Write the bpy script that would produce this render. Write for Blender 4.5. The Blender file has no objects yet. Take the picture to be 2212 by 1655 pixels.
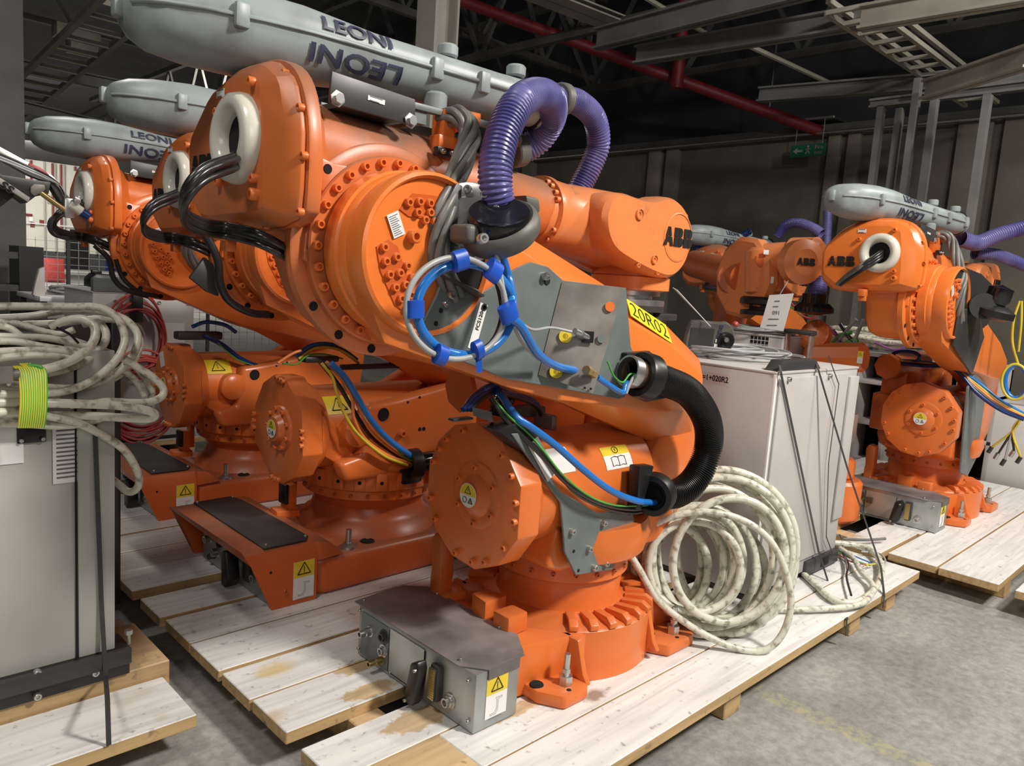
import bpy, bmesh, math, random
from mathutils import Vector as V, Matrix
PI = math.pi
C = bpy.context.scene.collection
SC = bpy.context.scene
# ------------------------------------------------------------------ camera
CAMX = V((0.716, -0.695, 0.068)); CAMU = V((0.043, 0.141, 0.989)); CAMF = V((0.697, 0.705, -0.131))
CAMF.normalize(); CAMX = (CAMX - CAMF * CAMX.dot(CAMF)).normalized(); CAMU = CAMX.cross(CAMF).normalized()
FPX, CX, CY, H = 1650.0, 1106.0, 827.5, 1.60
EYE = V((0, 0, H))
cam = bpy.data.cameras.new('camera'); cam_o = bpy.data.objects.new('camera', cam); C.objects.link(cam_o)
cam.sensor_fit = 'HORIZONTAL'; cam.sensor_width = 36.0; cam.lens = 36.0 * FPX / 2212.0; cam.clip_start = 0.02; cam.clip_end = 200
mw = Matrix.Identity(4)
for i in range(3):
    mw[i][0] = CAMX[i]; mw[i][1] = CAMU[i]; mw[i][2] = -CAMF[i]; mw[i][3] = EYE[i]
cam_o.matrix_world = mw
SC.camera = cam_o
# ------------------------------------------------------------------ light and exposure
SC.view_settings.view_transform = 'Standard'
try: SC.view_settings.look = 'None'
except Exception: pass
SC.view_settings.gamma = 1.0; SC.view_settings.use_curve_mapping = False
SC.view_settings.exposure = 0.0
w = bpy.data.worlds.new('hall_air'); SC.world = w; w.use_nodes = True
w.node_tree.nodes['Background'].inputs[0].default_value = (0.85, 0.92, 1.0, 1)
w.node_tree.nodes['Background'].inputs[1].default_value = 0.05
def lamp(name, loc, size, power, col=(1, 0.95, 0.88), target=None, sy=None):
    l = bpy.data.lights.new(name, 'AREA'); l.energy = power; l.color = col; l.shape = 'RECTANGLE'; l.size = size; l.size_y = sy or size
    o = bpy.data.objects.new(name, l); o.location = loc; C.objects.link(o)
    if target is not None:
        o.rotation_euler = (V(target) - V(loc)).to_track_quat('-Z', 'Y').to_euler()
    return o
LAMPS = [((3.2, -2.4, 5.4), 0.7, 470, (2.9, 1.4, 0.3)), ((-1.6, 1.0, 5.6), 0.8, 95, (1.2, 2.6, 0.8)),
         ((7.5, -1.5, 6.0), 0.7, 220, (6.2, 1.8, 0.5)), ((1.2, 6.5, 5.4), 0.7, 50, (2.4, 4.2, 0.6)),
         ((-1.0, -2.2, 3.0), 1.8, 34, (1.5, 2.2, 0.8))]  # last entry is a low soft fill, added, not one of the hall's lamps
for i, (p, s, e, t) in enumerate(LAMPS): lamp('hall_or_fill_lamp', p, s, e, target=t)
lamp('hall_or_fill_lamp', (14.0, 66.0, 8.5), 6, 3600, target=(17, 80, 3))
lamp('hall_or_fill_lamp', (6.0, 40.0, 8.5), 5, 2500, target=(9, 45, 0))
lamp('hall_or_fill_lamp', (11.0, 22.0, 6.5), 3, 700, target=(9, 27, 0))

# ------------------------------------------------------------------ pixel to point on a real plane of the place
def ray(px, py): return (CAMX * ((px - CX) / FPX) - CAMU * ((py - CY) / FPX) + CAMF)
def at(px, py, x=None, y=None, z=None):
    r = ray(px, py)
    if x is not None: t = x / r.x
    elif y is not None: t = y / r.y
    else: t = (z - H) / r.z
    return EYE + r * t
O1 = V((2.32, 1.99, 0.15)); O2 = V((2.26, 3.27, 0.15)); O3 = V((2.29, 4.66, 0.15)); O4 = V((6.2, 1.8, 0.15))
def lo(px, py, x=None, y=None, z=None, O=O1):
    return at(px, py, None if x is None else x + O.x, None if y is None else y + O.y, None if z is None else z + O.z) - O

LINEX = at(1820, 1575, z=0).x
# ------------------------------------------------------------------ materials
def nmat(name):
    m = bpy.data.materials.new(name); m.use_nodes = True
    return m, m.node_tree, m.node_tree.nodes['Principled BSDF']
def pmat(name, col, rough=0.5, metal=0.0, var=0.12, scale=6.0, bump=0.0, col2=None, coat=0.0, detail=5.0, stretch=None, lohi=(0.35, 0.65), spec=0.5):
    m, nt, b = nmat(name); N = nt.nodes; L = nt.links
    tc = N.new('ShaderNodeTexCoord'); mp = N.new('ShaderNodeMapping'); L.new(tc.outputs['Object'], mp.inputs[0])
    if stretch: mp.inputs['Scale'].default_value = stretch
    nz = N.new('ShaderNodeTexNoise'); nz.inputs['Scale'].default_value = scale; nz.inputs['Detail'].default_value = detail
    L.new(mp.outputs[0], nz.inputs['Vector'])
    cr = N.new('ShaderNodeValToRGB'); L.new(nz.outputs[0], cr.inputs[0])
    c2 = col2 or tuple(c * (1 - var * 2) for c in col)
    cr.color_ramp.elements[0].position = lohi[0]; cr.color_ramp.elements[1].position = lohi[1]
    cr.color_ramp.elements[0].color = (*c2, 1); cr.color_ramp.elements[1].color = (*col, 1)
    L.new(cr.outputs[0], b.inputs['Base Color'])
    b.inputs['Roughness'].default_value = rough; b.inputs['Metallic'].default_value = metal
    b.inputs['Coat Weight'].default_value = coat; b.inputs['Specular IOR Level'].default_value = spec
    if bump:
        bp = N.new('ShaderNodeBump'); bp.inputs['Strength'].default_value = bump; bp.inputs['Distance'].default_value = 0.004
        L.new(nz.outputs[0], bp.inputs['Height']); L.new(bp.outputs[0], b.inputs['Normal'])
    return m
def orange(name, dust=0.5, base=(0.74, 0.17, 0.030), scr=0.0, film=0.0):
    m, nt, b = nmat(name); N = nt.nodes; L = nt.links
    tc = N.new('ShaderNodeTexCoord')
    n1 = N.new('ShaderNodeTexNoise'); n1.inputs['Scale'].default_value = 3.2; n1.inputs['Detail'].default_value = 6; n1.inputs['Roughness'].default_value = 0.6
    L.new(tc.outputs['Object'], n1.inputs['Vector'])
    n2 = N.new('ShaderNodeTexNoise'); n2.inputs['Scale'].default_value = 26; n2.inputs['Detail'].default_value = 4
    L.new(tc.outputs['Object'], n2.inputs['Vector'])
    ge = N.new('ShaderNodeNewGeometry'); sx = N.new('ShaderNodeSeparateXYZ'); L.new(ge.outputs['Normal'], sx.inputs[0])
    up = N.new('ShaderNodeMapRange'); up.inputs[1].default_value = 0.0; up.inputs[2].default_value = 1.0; up.inputs[3].default_value = film; up.inputs[4].default_value = 0.85 + film
    L.new(sx.outputs['Z'], up.inputs[0])
    a = N.new('ShaderNodeMath'); a.operation = 'ADD'; L.new(up.outputs[0], a.inputs[0])
    r1 = N.new('ShaderNodeMapRange'); r1.inputs[1].default_value = 0.42; r1.inputs[2].default_value = 0.75; r1.inputs[3].default_value = 0.0; r1.inputs[4].default_value = 0.75
    L.new(n1.outputs[0], r1.inputs[0]); L.new(r1.outputs[0], a.inputs[1])
    mu = N.new('ShaderNodeMath'); mu.operation = 'MULTIPLY'; L.new(a.outputs[0], mu.inputs[0]); mu.inputs[1].default_value = dust; mu.use_clamp = True
    mx = N.new('ShaderNodeMix'); mx.data_type = 'RGBA'; L.new(mu.outputs[0], mx.inputs['Factor'])
    mx.inputs['A'].default_value = (*base, 1); mx.inputs['B'].default_value = (0.235, 0.12, 0.075, 1)
    fin = mx
    if scr:
        r2 = N.new('ShaderNodeMapRange'); r2.inputs[1].default_value = 0.62; r2.inputs[2].default_value = 0.70; r2.inputs[3].default_value = 0; r2.inputs[4].default_value = scr
        n3 = N.new('ShaderNodeTexNoise'); n3.inputs['Scale'].default_value = 9; n3.inputs['Detail'].default_value = 8; n3.inputs['Roughness'].default_value = 0.7
        L.new(tc.outputs['Object'], n3.inputs['Vector']); L.new(n3.outputs[0], r2.inputs[0])
        m2 = N.new('ShaderNodeMix'); m2.data_type = 'RGBA'; L.new(r2.outputs[0], m2.inputs['Factor']); L.new(mx.outputs['Result'], m2.inputs['A']); m2.inputs['B'].default_value = (0.09, 0.085, 0.08, 1)
        fin = m2
    L.new(fin.outputs['Result'], b.inputs['Base Color'])
    rr = N.new('ShaderNodeMapRange'); rr.inputs[3].default_value = 0.28; rr.inputs[4].default_value = 0.5; L.new(mu.outputs[0], rr.inputs[0]); L.new(rr.outputs[0], b.inputs['Roughness'])
    bp = N.new('ShaderNodeBump'); bp.inputs['Strength'].default_value = 0.12; bp.inputs['Distance'].default_value = 0.003
    L.new(n2.outputs[0], bp.inputs['Height']); L.new(bp.outputs[0], b.inputs['Normal'])
    return m
STAINS = []
for px_, py_, rx_, ry_, col_, amt in ((592, 1445, .085, .055, (.62, .42, .08), .6), (770, 1440, .10, .045, None, .85), (800, 1490, .12, .05, None, .85), (905, 1550, .15, .065, None, .85), (1120, 1530, .18, .035, None, .8), (640, 1225, .09, .04, None, .6), (1385, 1415, .06, .035, (.20, .13, .08), .8), (1285, 1502, .07, .035, (.20, .13, .08), .8)):
    q = at(px_, py_, z=.15); STAINS.append((q.x, q.y, rx_, ry_, col_, amt))
def plank_mat(name, white, wood):
    m, nt, b = nmat(name); N = nt.nodes; L = nt.links
    tc = N.new('ShaderNodeTexCoord'); oi = N.new('ShaderNodeObjectInfo')
    mp = N.new('ShaderNodeMapping'); mp.inputs['Scale'].default_value = (1.0, 14, 14); L.new(tc.outputs['Object'], mp.inputs[0])
    of = N.new('ShaderNodeVectorMath'); of.operation = 'SCALE'; cb = N.new('ShaderNodeCombineXYZ')
    for k in range(3): L.new(oi.outputs['Random'], cb.inputs[k])
    L.new(cb.outputs[0], of.inputs[0]); of.inputs['Scale'].default_value = 37.0; L.new(of.outputs[0], mp.inputs['Location'])
    gr = N.new('ShaderNodeTexNoise'); gr.inputs['Scale'].default_value = 2.2; gr.inputs['Detail'].default_value = 8; gr.inputs['Distortion'].default_value = 0.6; L.new(mp.outputs[0], gr.inputs['Vector'])
    wr = N.new('ShaderNodeValToRGB'); L.new(gr.outputs[0], wr.inputs[0])
    wr.color_ramp.elements[0].position = 0.3; wr.color_ramp.elements[1].position = 0.7
    wr.color_ramp.elements[0].color = (*[c * 0.62 for c in wood], 1); wr.color_ramp.elements[1].color = (*wood, 1)
    wt = N.new('ShaderNodeValToRGB'); L.new(gr.outputs[0], wt.inputs[0])
    wt.color_ramp.elements[0].position = 0.25; wt.color_ramp.elements[1].position = 0.6
    wt.color_ramp.elements[0].color = (*[c * 0.72 for c in white], 1); wt.color_ramp.elements[1].color = (*white, 1)
    # worn patches where the white stain is missing
    pn = N.new('ShaderNodeTexNoise'); pn.inputs['Scale'].default_value = 1.6; pn.inputs['Detail'].default_value = 3; L.new(of.outputs[0], pn.inputs['Vector'])
    ad = N.new('ShaderNodeVectorMath'); ad.operation = 'ADD'; L.new(tc.outputs['Object'], ad.inputs[0]); L.new(of.outputs[0], ad.inputs[1]); L.new(ad.outputs[0], pn.inputs['Vector'])
    pr = N.new('ShaderNodeMapRange'); pr.inputs[1].default_value = 0.64; pr.inputs[2].default_value = 0.70; L.new(pn.outputs[0], pr.inputs[0])
    mx = N.new('ShaderNodeMix'); mx.data_type = 'RGBA'; L.new(pr.outputs[0], mx.inputs['Factor']); L.new(wt.outputs[0], mx.inputs['A']); L.new(wr.outputs[0], mx.inputs['B'])
    # sawn edges are bare wood
    sx = N.new('ShaderNodeSeparateXYZ'); L.new(tc.outputs['Normal'], sx.inputs[0])
    er = N.new('ShaderNodeMapRange'); er.inputs[1].default_value = 0.6; er.inputs[2].default_value = 0.4; L.new(sx.outputs['Z'], er.inputs[0])
    m2 = N.new('ShaderNodeMix'); m2.data_type = 'RGBA'; L.new(er.outputs[0], m2.inputs['Factor']); L.new(mx.outputs['Result'], m2.inputs['A']); L.new(wr.outputs[0], m2.inputs['B'])
    # knots and dirt specks
    vo = N.new('ShaderNodeTexVoronoi'); vo.inputs['Scale'].default_value = 3.2; L.new(ad.outputs[0], vo.inputs['Vector'])
    kr = N.new('ShaderNodeMapRange'); kr.inputs[1].default_value = 0.022; kr.inputs[2].default_value = 0.05; kr.inputs[3].default_value = 0.75; kr.inputs[4].default_value = 0; L.new(vo.outputs['Distance'], kr.inputs[0])
    sp = N.new('ShaderNodeTexNoise'); sp.inputs['Scale'].default_value = 30; sp.inputs['Detail'].default_value = 6; L.new(ad.outputs[0], sp.inputs['Vector'])
    sr = N.new('ShaderNodeMapRange'); sr.inputs[1].default_value = 0.62; sr.inputs[2].default_value = 0.74; sr.inputs[4].default_value = 0.6; L.new(sp.outputs[0], sr.inputs[0])
    mxx = N.new('ShaderNodeMath'); mxx.operation = 'MAXIMUM'; L.new(kr.outputs[0], mxx.inputs[0]); L.new(sr.outputs[0], mxx.inputs[1])
    m3 = N.new('ShaderNodeMix'); m3.data_type = 'RGBA'; L.new(mxx.outputs[0], m3.inputs['Factor']); L.new(m2.outputs['Result'], m3.inputs['A']); m3.inputs['B'].default_value = (0.13, 0.09, 0.06, 1)
    cur = m3.outputs['Result']; ge = N.new('ShaderNodeNewGeometry')
    for (wx, wy, rx_, ry_, col_, amt) in STAINS:
        sb = N.new('ShaderNodeVectorMath'); sb.operation = 'SUBTRACT'; L.new(ge.outputs['Position'], sb.inputs[0]); sb.inputs[1].default_value = (wx, wy, .15)
        dv = N.new('ShaderNodeVectorMath'); dv.operation = 'DIVIDE'; L.new(sb.outputs[0], dv.inputs[0]); dv.inputs[1].default_value = (rx_, ry_, 1)
        ln = N.new('ShaderNodeVectorMath'); ln.operation = 'LENGTH'; L.new(dv.outputs[0], ln.inputs[0])
        wv = N.new('ShaderNodeMath'); wv.operation = 'MULTIPLY_ADD'; L.new(sp.outputs[0], wv.inputs[0]); wv.inputs[1].default_value = 1.2; L.new(ln.outputs['Value'], wv.inputs[2])
        mr = N.new('ShaderNodeMapRange'); mr.inputs[1].default_value = 1.35 if col_ is None else 1.0; mr.inputs[2].default_value = 1.55 if col_ is None else 1.75; mr.inputs[3].default_value = amt; mr.inputs[4].default_value = 0; L.new(wv.outputs[0], mr.inputs[0])
        mm = N.new('ShaderNodeMix'); mm.data_type = 'RGBA'; L.new(mr.outputs[0], mm.inputs['Factor']); L.new(cur, mm.inputs['A'])
        if col_ is None: L.new(wr.outputs[0], mm.inputs['B'])
        else: mm.inputs['B'].default_value = (*col_, 1)
        cur = mm.outputs['Result']
    L.new(cur, b.inputs['Base Color']); b.inputs['Roughness'].default_value = 0.62
    bp = N.new('ShaderNodeBump'); bp.inputs['Strength'].default_value = 0.25; bp.inputs['Distance'].default_value = 0.003; L.new(gr.outputs[0], bp.inputs['Height']); L.new(bp.outputs[0], b.inputs['Normal'])
    return m
def concrete_mat():
    m, nt, b = nmat('concrete_floor'); N = nt.nodes; L = nt.links
    tc = N.new('ShaderNodeTexCoord')
    n1 = N.new('ShaderNodeTexNoise'); n1.inputs['Scale'].default_value = 1.3; n1.inputs['Detail'].default_value = 10; n1.inputs['Roughness'].default_value = 0.65; L.new(tc.outputs['Object'], n1.inputs['Vector'])
    n2 = N.new('ShaderNodeTexNoise'); n2.inputs['Scale'].default_value = 22; n2.inputs['Detail'].default_value = 8; n2.inputs['Roughness'].default_value = 0.75; L.new(tc.outputs['Object'], n2.inputs['Vector'])
    r1 = N.new('ShaderNodeValToRGB'); L.new(n1.outputs[0], r1.inputs[0])
    r1.color_ramp.elements[0].position = 0.3; r1.color_ramp.elements[1].position = 0.72
    r1.color_ramp.elements[0].color = (0.20, 0.195, 0.18, 1); r1.color_ramp.elements[1].color = (0.42, 0.415, 0.385, 1)
    r2 = N.new('ShaderNodeMapRange'); r2.inputs[1].default_value = 0.35; r2.inputs[2].default_value = 0.62; r2.inputs[3].default_value = 0.68; r2.inputs[4].default_value = 1.08; L.new(n2.outputs[0], r2.inputs[0])
    mu = N.new('ShaderNodeMix'); mu.data_type = 'RGBA'; mu.blend_type = 'MULTIPLY'; mu.inputs['Factor'].default_value = 1; L.new(r1.outputs[0], mu.inputs['A'])
    cb = N.new('ShaderNodeCombineColor'); [L.new(r2.outputs[0], cb.inputs[k]) for k in range(3)]
    L.new(cb.outputs[0], mu.inputs['B'])
    # faint worn yellow floor line, running along the pallets
    sx = N.new('ShaderNodeSeparateXYZ'); L.new(tc.outputs['Object'], sx.inputs[0])
    s1 = N.new('ShaderNodeMath'); s1.operation = 'ADD'; L.new(sx.outputs['X'], s1.inputs[0]); s1.inputs[1].default_value = -LINEX
    s2 = N.new('ShaderNodeMath'); s2.operation = 'ABSOLUTE'; L.new(s1.outputs[0], s2.inputs[0])
    s3 = N.new('ShaderNodeMapRange'); s3.inputs[1].default_value = 0.055; s3.inputs[2].default_value = 0.035; s3.inputs[4].default_value = 1.0; L.new(s2.outputs[0], s3.inputs[0])
    s4 = N.new('ShaderNodeMapRange'); s4.inputs[1].default_value = 0.45; s4.inputs[2].default_value = 0.6; s4.inputs[4].default_value = 0.4; L.new(n2.outputs[0], s4.inputs[0])
    s5 = N.new('ShaderNodeMath'); s5.operation = 'MULTIPLY'; L.new(s3.outputs[0], s5.inputs[0]); L.new(s4.outputs[0], s5.inputs[1])
    m2 = N.new('ShaderNodeMix'); m2.data_type = 'RGBA'; L.new(s5.outputs[0], m2.inputs['Factor']); L.new(mu.outputs['Result'], m2.inputs['A']); m2.inputs['B'].default_value = (0.42, 0.36, 0.08, 1)
    L.new(m2.outputs['Result'], b.inputs['Base Color']); b.inputs['Roughness'].default_value = 0.55
    bp = N.new('ShaderNodeBump'); bp.inputs['Strength'].default_value = 0.3; bp.inputs['Distance'].default_value = 0.004; L.new(n2.outputs[0], bp.inputs['Height']); L.new(bp.outputs[0], b.inputs['Normal'])
    return m
M = dict(
    orange=orange('orange_paint', 0.28), orange_dusty=orange('orange_paint_dusty', 0.75, film=0.28), orange_dark=orange('orange_paint_grimy', 0.62, base=(0.62, 0.115, 0.020)),
    orange_worn=orange('orange_paint_worn', 0.40, base=(0.78, 0.235, 0.070), scr=0.6),
    orange_lit=orange('orange_paint_lit', 0.10, base=(0.80, 0.20, 0.035)),  # lighter, less dusty copy of the orange; lit look put into the colour
    steel=pmat('zinc_steel', (0.60, 0.60, 0.58), 0.32, 0.9, 0.1, 30),
    galv=pmat('galvanised_sheet', (0.50, 0.53, 0.52), 0.42, 0.75, 0.16, 5),
    lid=pmat('dusty_lid', (0.26, 0.235, 0.225), 0.6, 0.25, 0.2, 5, col2=(0.13, 0.115, 0.11)),
    brass=pmat('brass', (0.55, 0.40, 0.18), 0.3, 0.9),
    gplate=pmat('grey_painted_plate', (0.165, 0.19, 0.188), 0.42, 0.1, 0.1, 8),
    raw=pmat('raw_steel_plate', (0.27, 0.25, 0.225), 0.55, 0.55, 0.25, 6, col2=(0.13, 0.115, 0.10)),
    dgrey=pmat('dark_grey_metal', (0.06, 0.06, 0.058), 0.42, 0.3),
    tread=pmat('black_grip_cover', (0.045, 0.043, 0.042), 0.6, 0.0, 0.2, 9),
    black=pmat('black_plastic', (0.012, 0.012, 0.013), 0.38), rubber=pmat('black_cable_jacket', (0.02, 0.02, 0.02), 0.3, spec=0.6),
    gloss=pmat('glossy_black', (0.01, 0.01, 0.012), 0.12, spec=0.7),
    greyplastic=pmat('grey_plastic_dusty', (0.12, 0.118, 0.105), 0.5, 0, 0.2, 10),
    gcable=pmat('grey_cable_jacket', (0.20, 0.195, 0.18), 0.42, 0, 0.25, 8), lgrey=pmat('light_grey_cable', (0.40, 0.41, 0.40), 0.4),
    cream=pmat('grimy_pale_cable', (0.66, 0.65, 0.55), 0.33, 0, 0, 34, col2=(0.27, 0.25, 0.19), lohi=(0.33, 0.50), detail=10, bump=0.15),
    case=pmat('dress_pack_case_grey', (0.29, 0.335, 0.34), 0.42, 0, 0.15, 7, col2=(0.20, 0.215, 0.21), lohi=(0.3, 0.55), detail=8),
    navy=pmat('faded_navy_print', (0.045, 0.045, 0.09), 0.5),
    purple=pmat('purple_hose', (0.17, 0.16, 0.36), 0.36, 0, 0.2, 5, col2=(0.06, 0.055, 0.21), spec=0.5),
    blue=pmat('blue_air_hose', (0.02, 0.18, 0.58), 0.22, 0, 0.08, spec=0.6), tape=pmat('blue_tape', (0.01, 0.085, 0.52), 0.4), dblue=pmat('navy_hose', (0.01, 0.035, 0.16), 0.25),
    yellow=pmat('yellow_cable', (0.75, 0.60, 0.04), 0.4), green=pmat('green_cable', (0.08, 0.42, 0.06), 0.4), ocable=pmat('orange_cable', (0.85, 0.26, 0.07), 0.4),
    red=pmat('red_cable', (0.42, 0.05, 0.045), 0.45), redpaint=pmat('red_pipe_paint', (0.23, 0.018, 0.022), 0.5), violet=pmat('violet_cable', (0.30, 0.10, 0.33), 0.4),
    ivory=pmat('ivory_plastic_ring', (0.66, 0.64, 0.56), 0.22, 0, 0.03, 4, coat=0.3),
    white=pmat('white_label', (0.80, 0.80, 0.78), 0.45, 0, 0.04), ylabel=pmat('yellow_label', (0.80, 0.60, 0.03), 0.45, 0, 0.06, 12), ysign=pmat('yellow_sign', (0.95, 0.85, 0.02), 0.45, 0, 0.03),
    ink=pmat('black_ink', (0.012, 0.012, 0.012), 0.5), inkgrey=pmat('grey_ink', (0.16, 0.16, 0.16), 0.5),
    cab=pmat('cabinet_grey', (0.50, 0.475, 0.455), 0.5, 0, 0.06, 3), cabl=pmat('cabinet_light_grey', (0.45, 0.45, 0.41), 0.48, 0, 0.06, 3, detail=8),
    plank=plank_mat('whitewashed_plank', (0.74, 0.725, 0.70), (0.62, 0.42, 0.20)), wood=plank_mat('bare_wood', (0.62, 0.44, 0.24), (0.60, 0.40, 0.19)),
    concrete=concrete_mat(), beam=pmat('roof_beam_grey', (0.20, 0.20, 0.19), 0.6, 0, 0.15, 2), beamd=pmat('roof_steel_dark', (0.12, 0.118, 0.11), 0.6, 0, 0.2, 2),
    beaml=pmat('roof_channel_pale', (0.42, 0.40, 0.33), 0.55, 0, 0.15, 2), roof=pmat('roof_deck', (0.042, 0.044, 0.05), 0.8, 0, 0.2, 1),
    wallb=pmat('wall_cladding', (0.17, 0.155, 0.125), 0.7, 0, 0.12, 1.5), wallp=pmat('wall_pilaster', (0.27, 0.245, 0.195), 0.7, 0, 0.1, 1.5), wallw=pmat('white_wall', (0.62, 0.62, 0.54), 0.7, 0, 0.05, 1),
    walld=pmat('dark_dado', (0.05, 0.055, 0.06), 0.6), column=pmat('column_paint', (0.40, 0.38, 0.33), 0.55, 0, 0.06, 3), signg=pmat('exit_green', (0.02, 0.16, 0.10), 0.5),
    darkin=pmat('dark_inside', (0.006, 0.006, 0.006), 0.9), rust=pmat('rusty_bore', (0.09, 0.045, 0.025), 0.7),
)

# ------------------------------------------------------------------ mesh helpers
def mesh_from(bm, name, sharp=35):
    me = bpy.data.meshes.new(name)
    bmesh.ops.recalc_face_normals(bm, faces=bm.faces)
    bm.to_mesh(me); bm.free()
    for p in me.polygons: p.use_smooth = True
    try: me.set_sharp_from_angle(angle=math.radians(sharp))
    except Exception: pass
    return me
def link(name, me, mat, parent=None, loc=None):
    o = bpy.data.objects.new(name, me); C.objects.link(o)
    if mat is not None and me is not None and not me.materials: me.materials.append(mat)
    if parent: o.parent = parent
    if loc is not None: o.location = loc
    return o
class B:
    """collects primitives into one mesh"""
    def __init__(s): s.bm = bmesh.new()
    def _add(s, t, bevel=0, seg=2, ang=30):
        if bevel:
            bmesh.ops.recalc_face_normals(t, faces=t.faces)
            es = [e for e in t.edges if len(e.link_faces) == 2 and e.calc_face_angle(0) > math.radians(ang)]
            try: bmesh.ops.bevel(t, geom=es, offset=bevel, segments=seg, profile=0.5, affect='EDGES', clamp_overlap=True)
            except Exception: pass
        me = bpy.data.meshes.new('t'); t.to_mesh(me); t.free(); s.bm.from_mesh(me); bpy.data.meshes.remove(me); return s
    def box(s, a, b, bevel=0, rot=None, seg=2):
        a = V(a); b = V(b); t = bmesh.new(); bmesh.ops.create_cube(t, size=1)
        bmesh.ops.scale(t, vec=(abs(b.x - a.x), abs(b.y - a.y), abs(b.z - a.z)), verts=t.verts)
        if rot is not None: bmesh.ops.rotate(t, cent=(0, 0, 0), matrix=rot, verts=t.verts)
        bmesh.ops.translate(t, vec=(a + b) / 2, verts=t.verts)
        return s._add(t, bevel, seg)
    def prism(s, pts, ax, a, b, bevel=0, seg=2):
        t = bmesh.new(); n = len(pts)
        def mk(p, h): return {'x': (h, p[0], p[1]), 'y': (p[0], h, p[1]), 'z': (p[0], p[1], h)}[ax]
        A = [t.verts.new(mk(p, a)) for p in pts]; Bv = [t.verts.new(mk(p, b)) for p in pts]
        t.faces.new(A); t.faces.new(Bv[::-1])
        for i in range(n): t.faces.new((A[i], A[(i + 1) % n], Bv[(i + 1) % n], Bv[i]))
        return s._add(t, bevel, seg)
    def loft(s, loops, cap=True, bevel=0):
        t = bmesh.new(); R = [[t.verts.new(p) for p in lp] for lp in loops]; n = len(R[0])
        for k in range(len(R) - 1):
            for i in range(n): t.faces.new((R[k][i], R[k][(i + 1) % n], R[k + 1][(i + 1) % n], R[k + 1][i]))
        if cap: t.faces.new(R[0][::-1]); t.faces.new(R[-1])
        return s._add(t, bevel)
    def lathe(s, prof, o, d, n=32, up=None, arc=None):
        """prof: list of (radius, height along d)"""
        d = V(d).normalized(); u = d.orthogonal().normalized() if up is None else V(up); u = (u - d * u.dot(d)).normalized(); v = d.cross(u); o = V(o)
        t = bmesh.new(); R = []
        for r, h in prof:
            if r < 1e-6: R.append([t.verts.new(o + d * h)]); continue
            R.append([t.verts.new(o + d * h + u * (r * math.cos(2 * PI * i / n)) + v * (r * math.sin(2 * PI * i / n))) for i in range(n)])
        for k in range(len(R) - 1):
            P, Q = R[k], R[k + 1]
            for i in range(n):
                j = (i + 1) % n
                if len(P) == 1 and len(Q) == 1: continue
                if len(P) == 1: t.faces.new((P[0], Q[j], Q[i]))
                elif len(Q) == 1: t.faces.new((P[i], P[j], Q[0]))
                else: t.faces.new((P[i], P[j], Q[j], Q[i]))
        if len(R[0]) > 1 and prof[0] != prof[-1]: t.faces.new(R[0][::-1])
        if len(R[-1]) > 1 and prof[0] != prof[-1]: t.faces.new(R[-1])
        return s._add(t)
    def cyl(s, a, b, r, n=24, r2=None, c=0.0):
        a = V(a); b = V(b); L = (b - a).length; r2 = r if r2 is None else r2
        pr = [(r, 0), (r2, L)] if not c else [(r - c, 0), (r, c), (r2, L - c), (r2 - c, L)]
        return s.lathe(pr, a, b - a, n)
    def tube(s, pts, r, n=8, closed=False, cap=True, sub=6):
        t = bmesh.new(); P = spline(pts, sub, closed) if sub else [V(p) for p in pts]
        fr = frames(P, closed); R = []
        for i, (p, u, v, tt) in enumerate(fr):
            rr = r(tt) if callable(r) else r
            R.append([t.verts.new(p + u * (rr * math.cos(2 * PI * k / n)) + v * (rr * math.sin(2 * PI * k / n))) for k in range(n)])
        m = len(R)
        for i in range(m if closed else m - 1):
            A = R[i]; Bq = R[(i + 1) % m]
            for k in range(n): t.faces.new((A[k], A[(k + 1) % n], Bq[(k + 1) % n], Bq[k]))
        if cap and not closed: t.faces.new(R[0][::-1]); t.faces.new(R[-1])
        return s._add(t)
    def text(s, body, size, depth, org, right, up, off=0.0, align='CENTER', sx=1.0):
        cu = bpy.data.curves.new('t', 'FONT'); cu.body = body; cu.size = size; cu.extrude = depth / 2; cu.offset = off; cu.align_x = align; cu.align_y = 'CENTER'
        cu.resolution_u = 3
        ob = bpy.data.objects.new('t', cu); C.objects.link(ob)
        dg = bpy.context.evaluated_depsgraph_get(); me = bpy.data.meshes.new_from_object(ob.evaluated_get(dg))
        right = V(right).normalized(); up = V(up); up = (up - right * up.dot(right)).normalized(); n = right.cross(up)
        mt = Matrix(((right.x * sx, up.x, n.x, org[0]), (right.y * sx, up.y, n.y, org[1]), (right.z * sx, up.z, n.z, org[2]), (0, 0, 0, 1)))
        me.transform(mt); s.bm.from_mesh(me); bpy.data.meshes.remove(me); bpy.data.objects.remove(ob); bpy.data.curves.remove(cu)
        return s
    def quad(s, c, right, up, w, h, d=0.001):
        right = V(right).normalized(); up = V(up); up = (up - right * up.dot(right)).normalized(); n = right.cross(up); c = V(c)
        t = bmesh.new(); q = []
        for dz in (0, d):
            q.append([t.verts.new(c + right * (w / 2 * i) + up * (h / 2 * j) + n * dz) for i, j in ((-1, -1), (1, -1), (1, 1), (-1, 1))])
        t.faces.new(q[0][::-1]); t.faces.new(q[1])
        for i in range(4): t.faces.new((q[0][i], q[0][(i + 1) % 4], q[1][(i + 1) % 4], q[1][i]))
        return s._add(t)
    def done(s, name, mat, parent=None, sharp=35, loc=None):
        return link(name, mesh_from(s.bm, name, sharp), mat, parent, loc)
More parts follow.
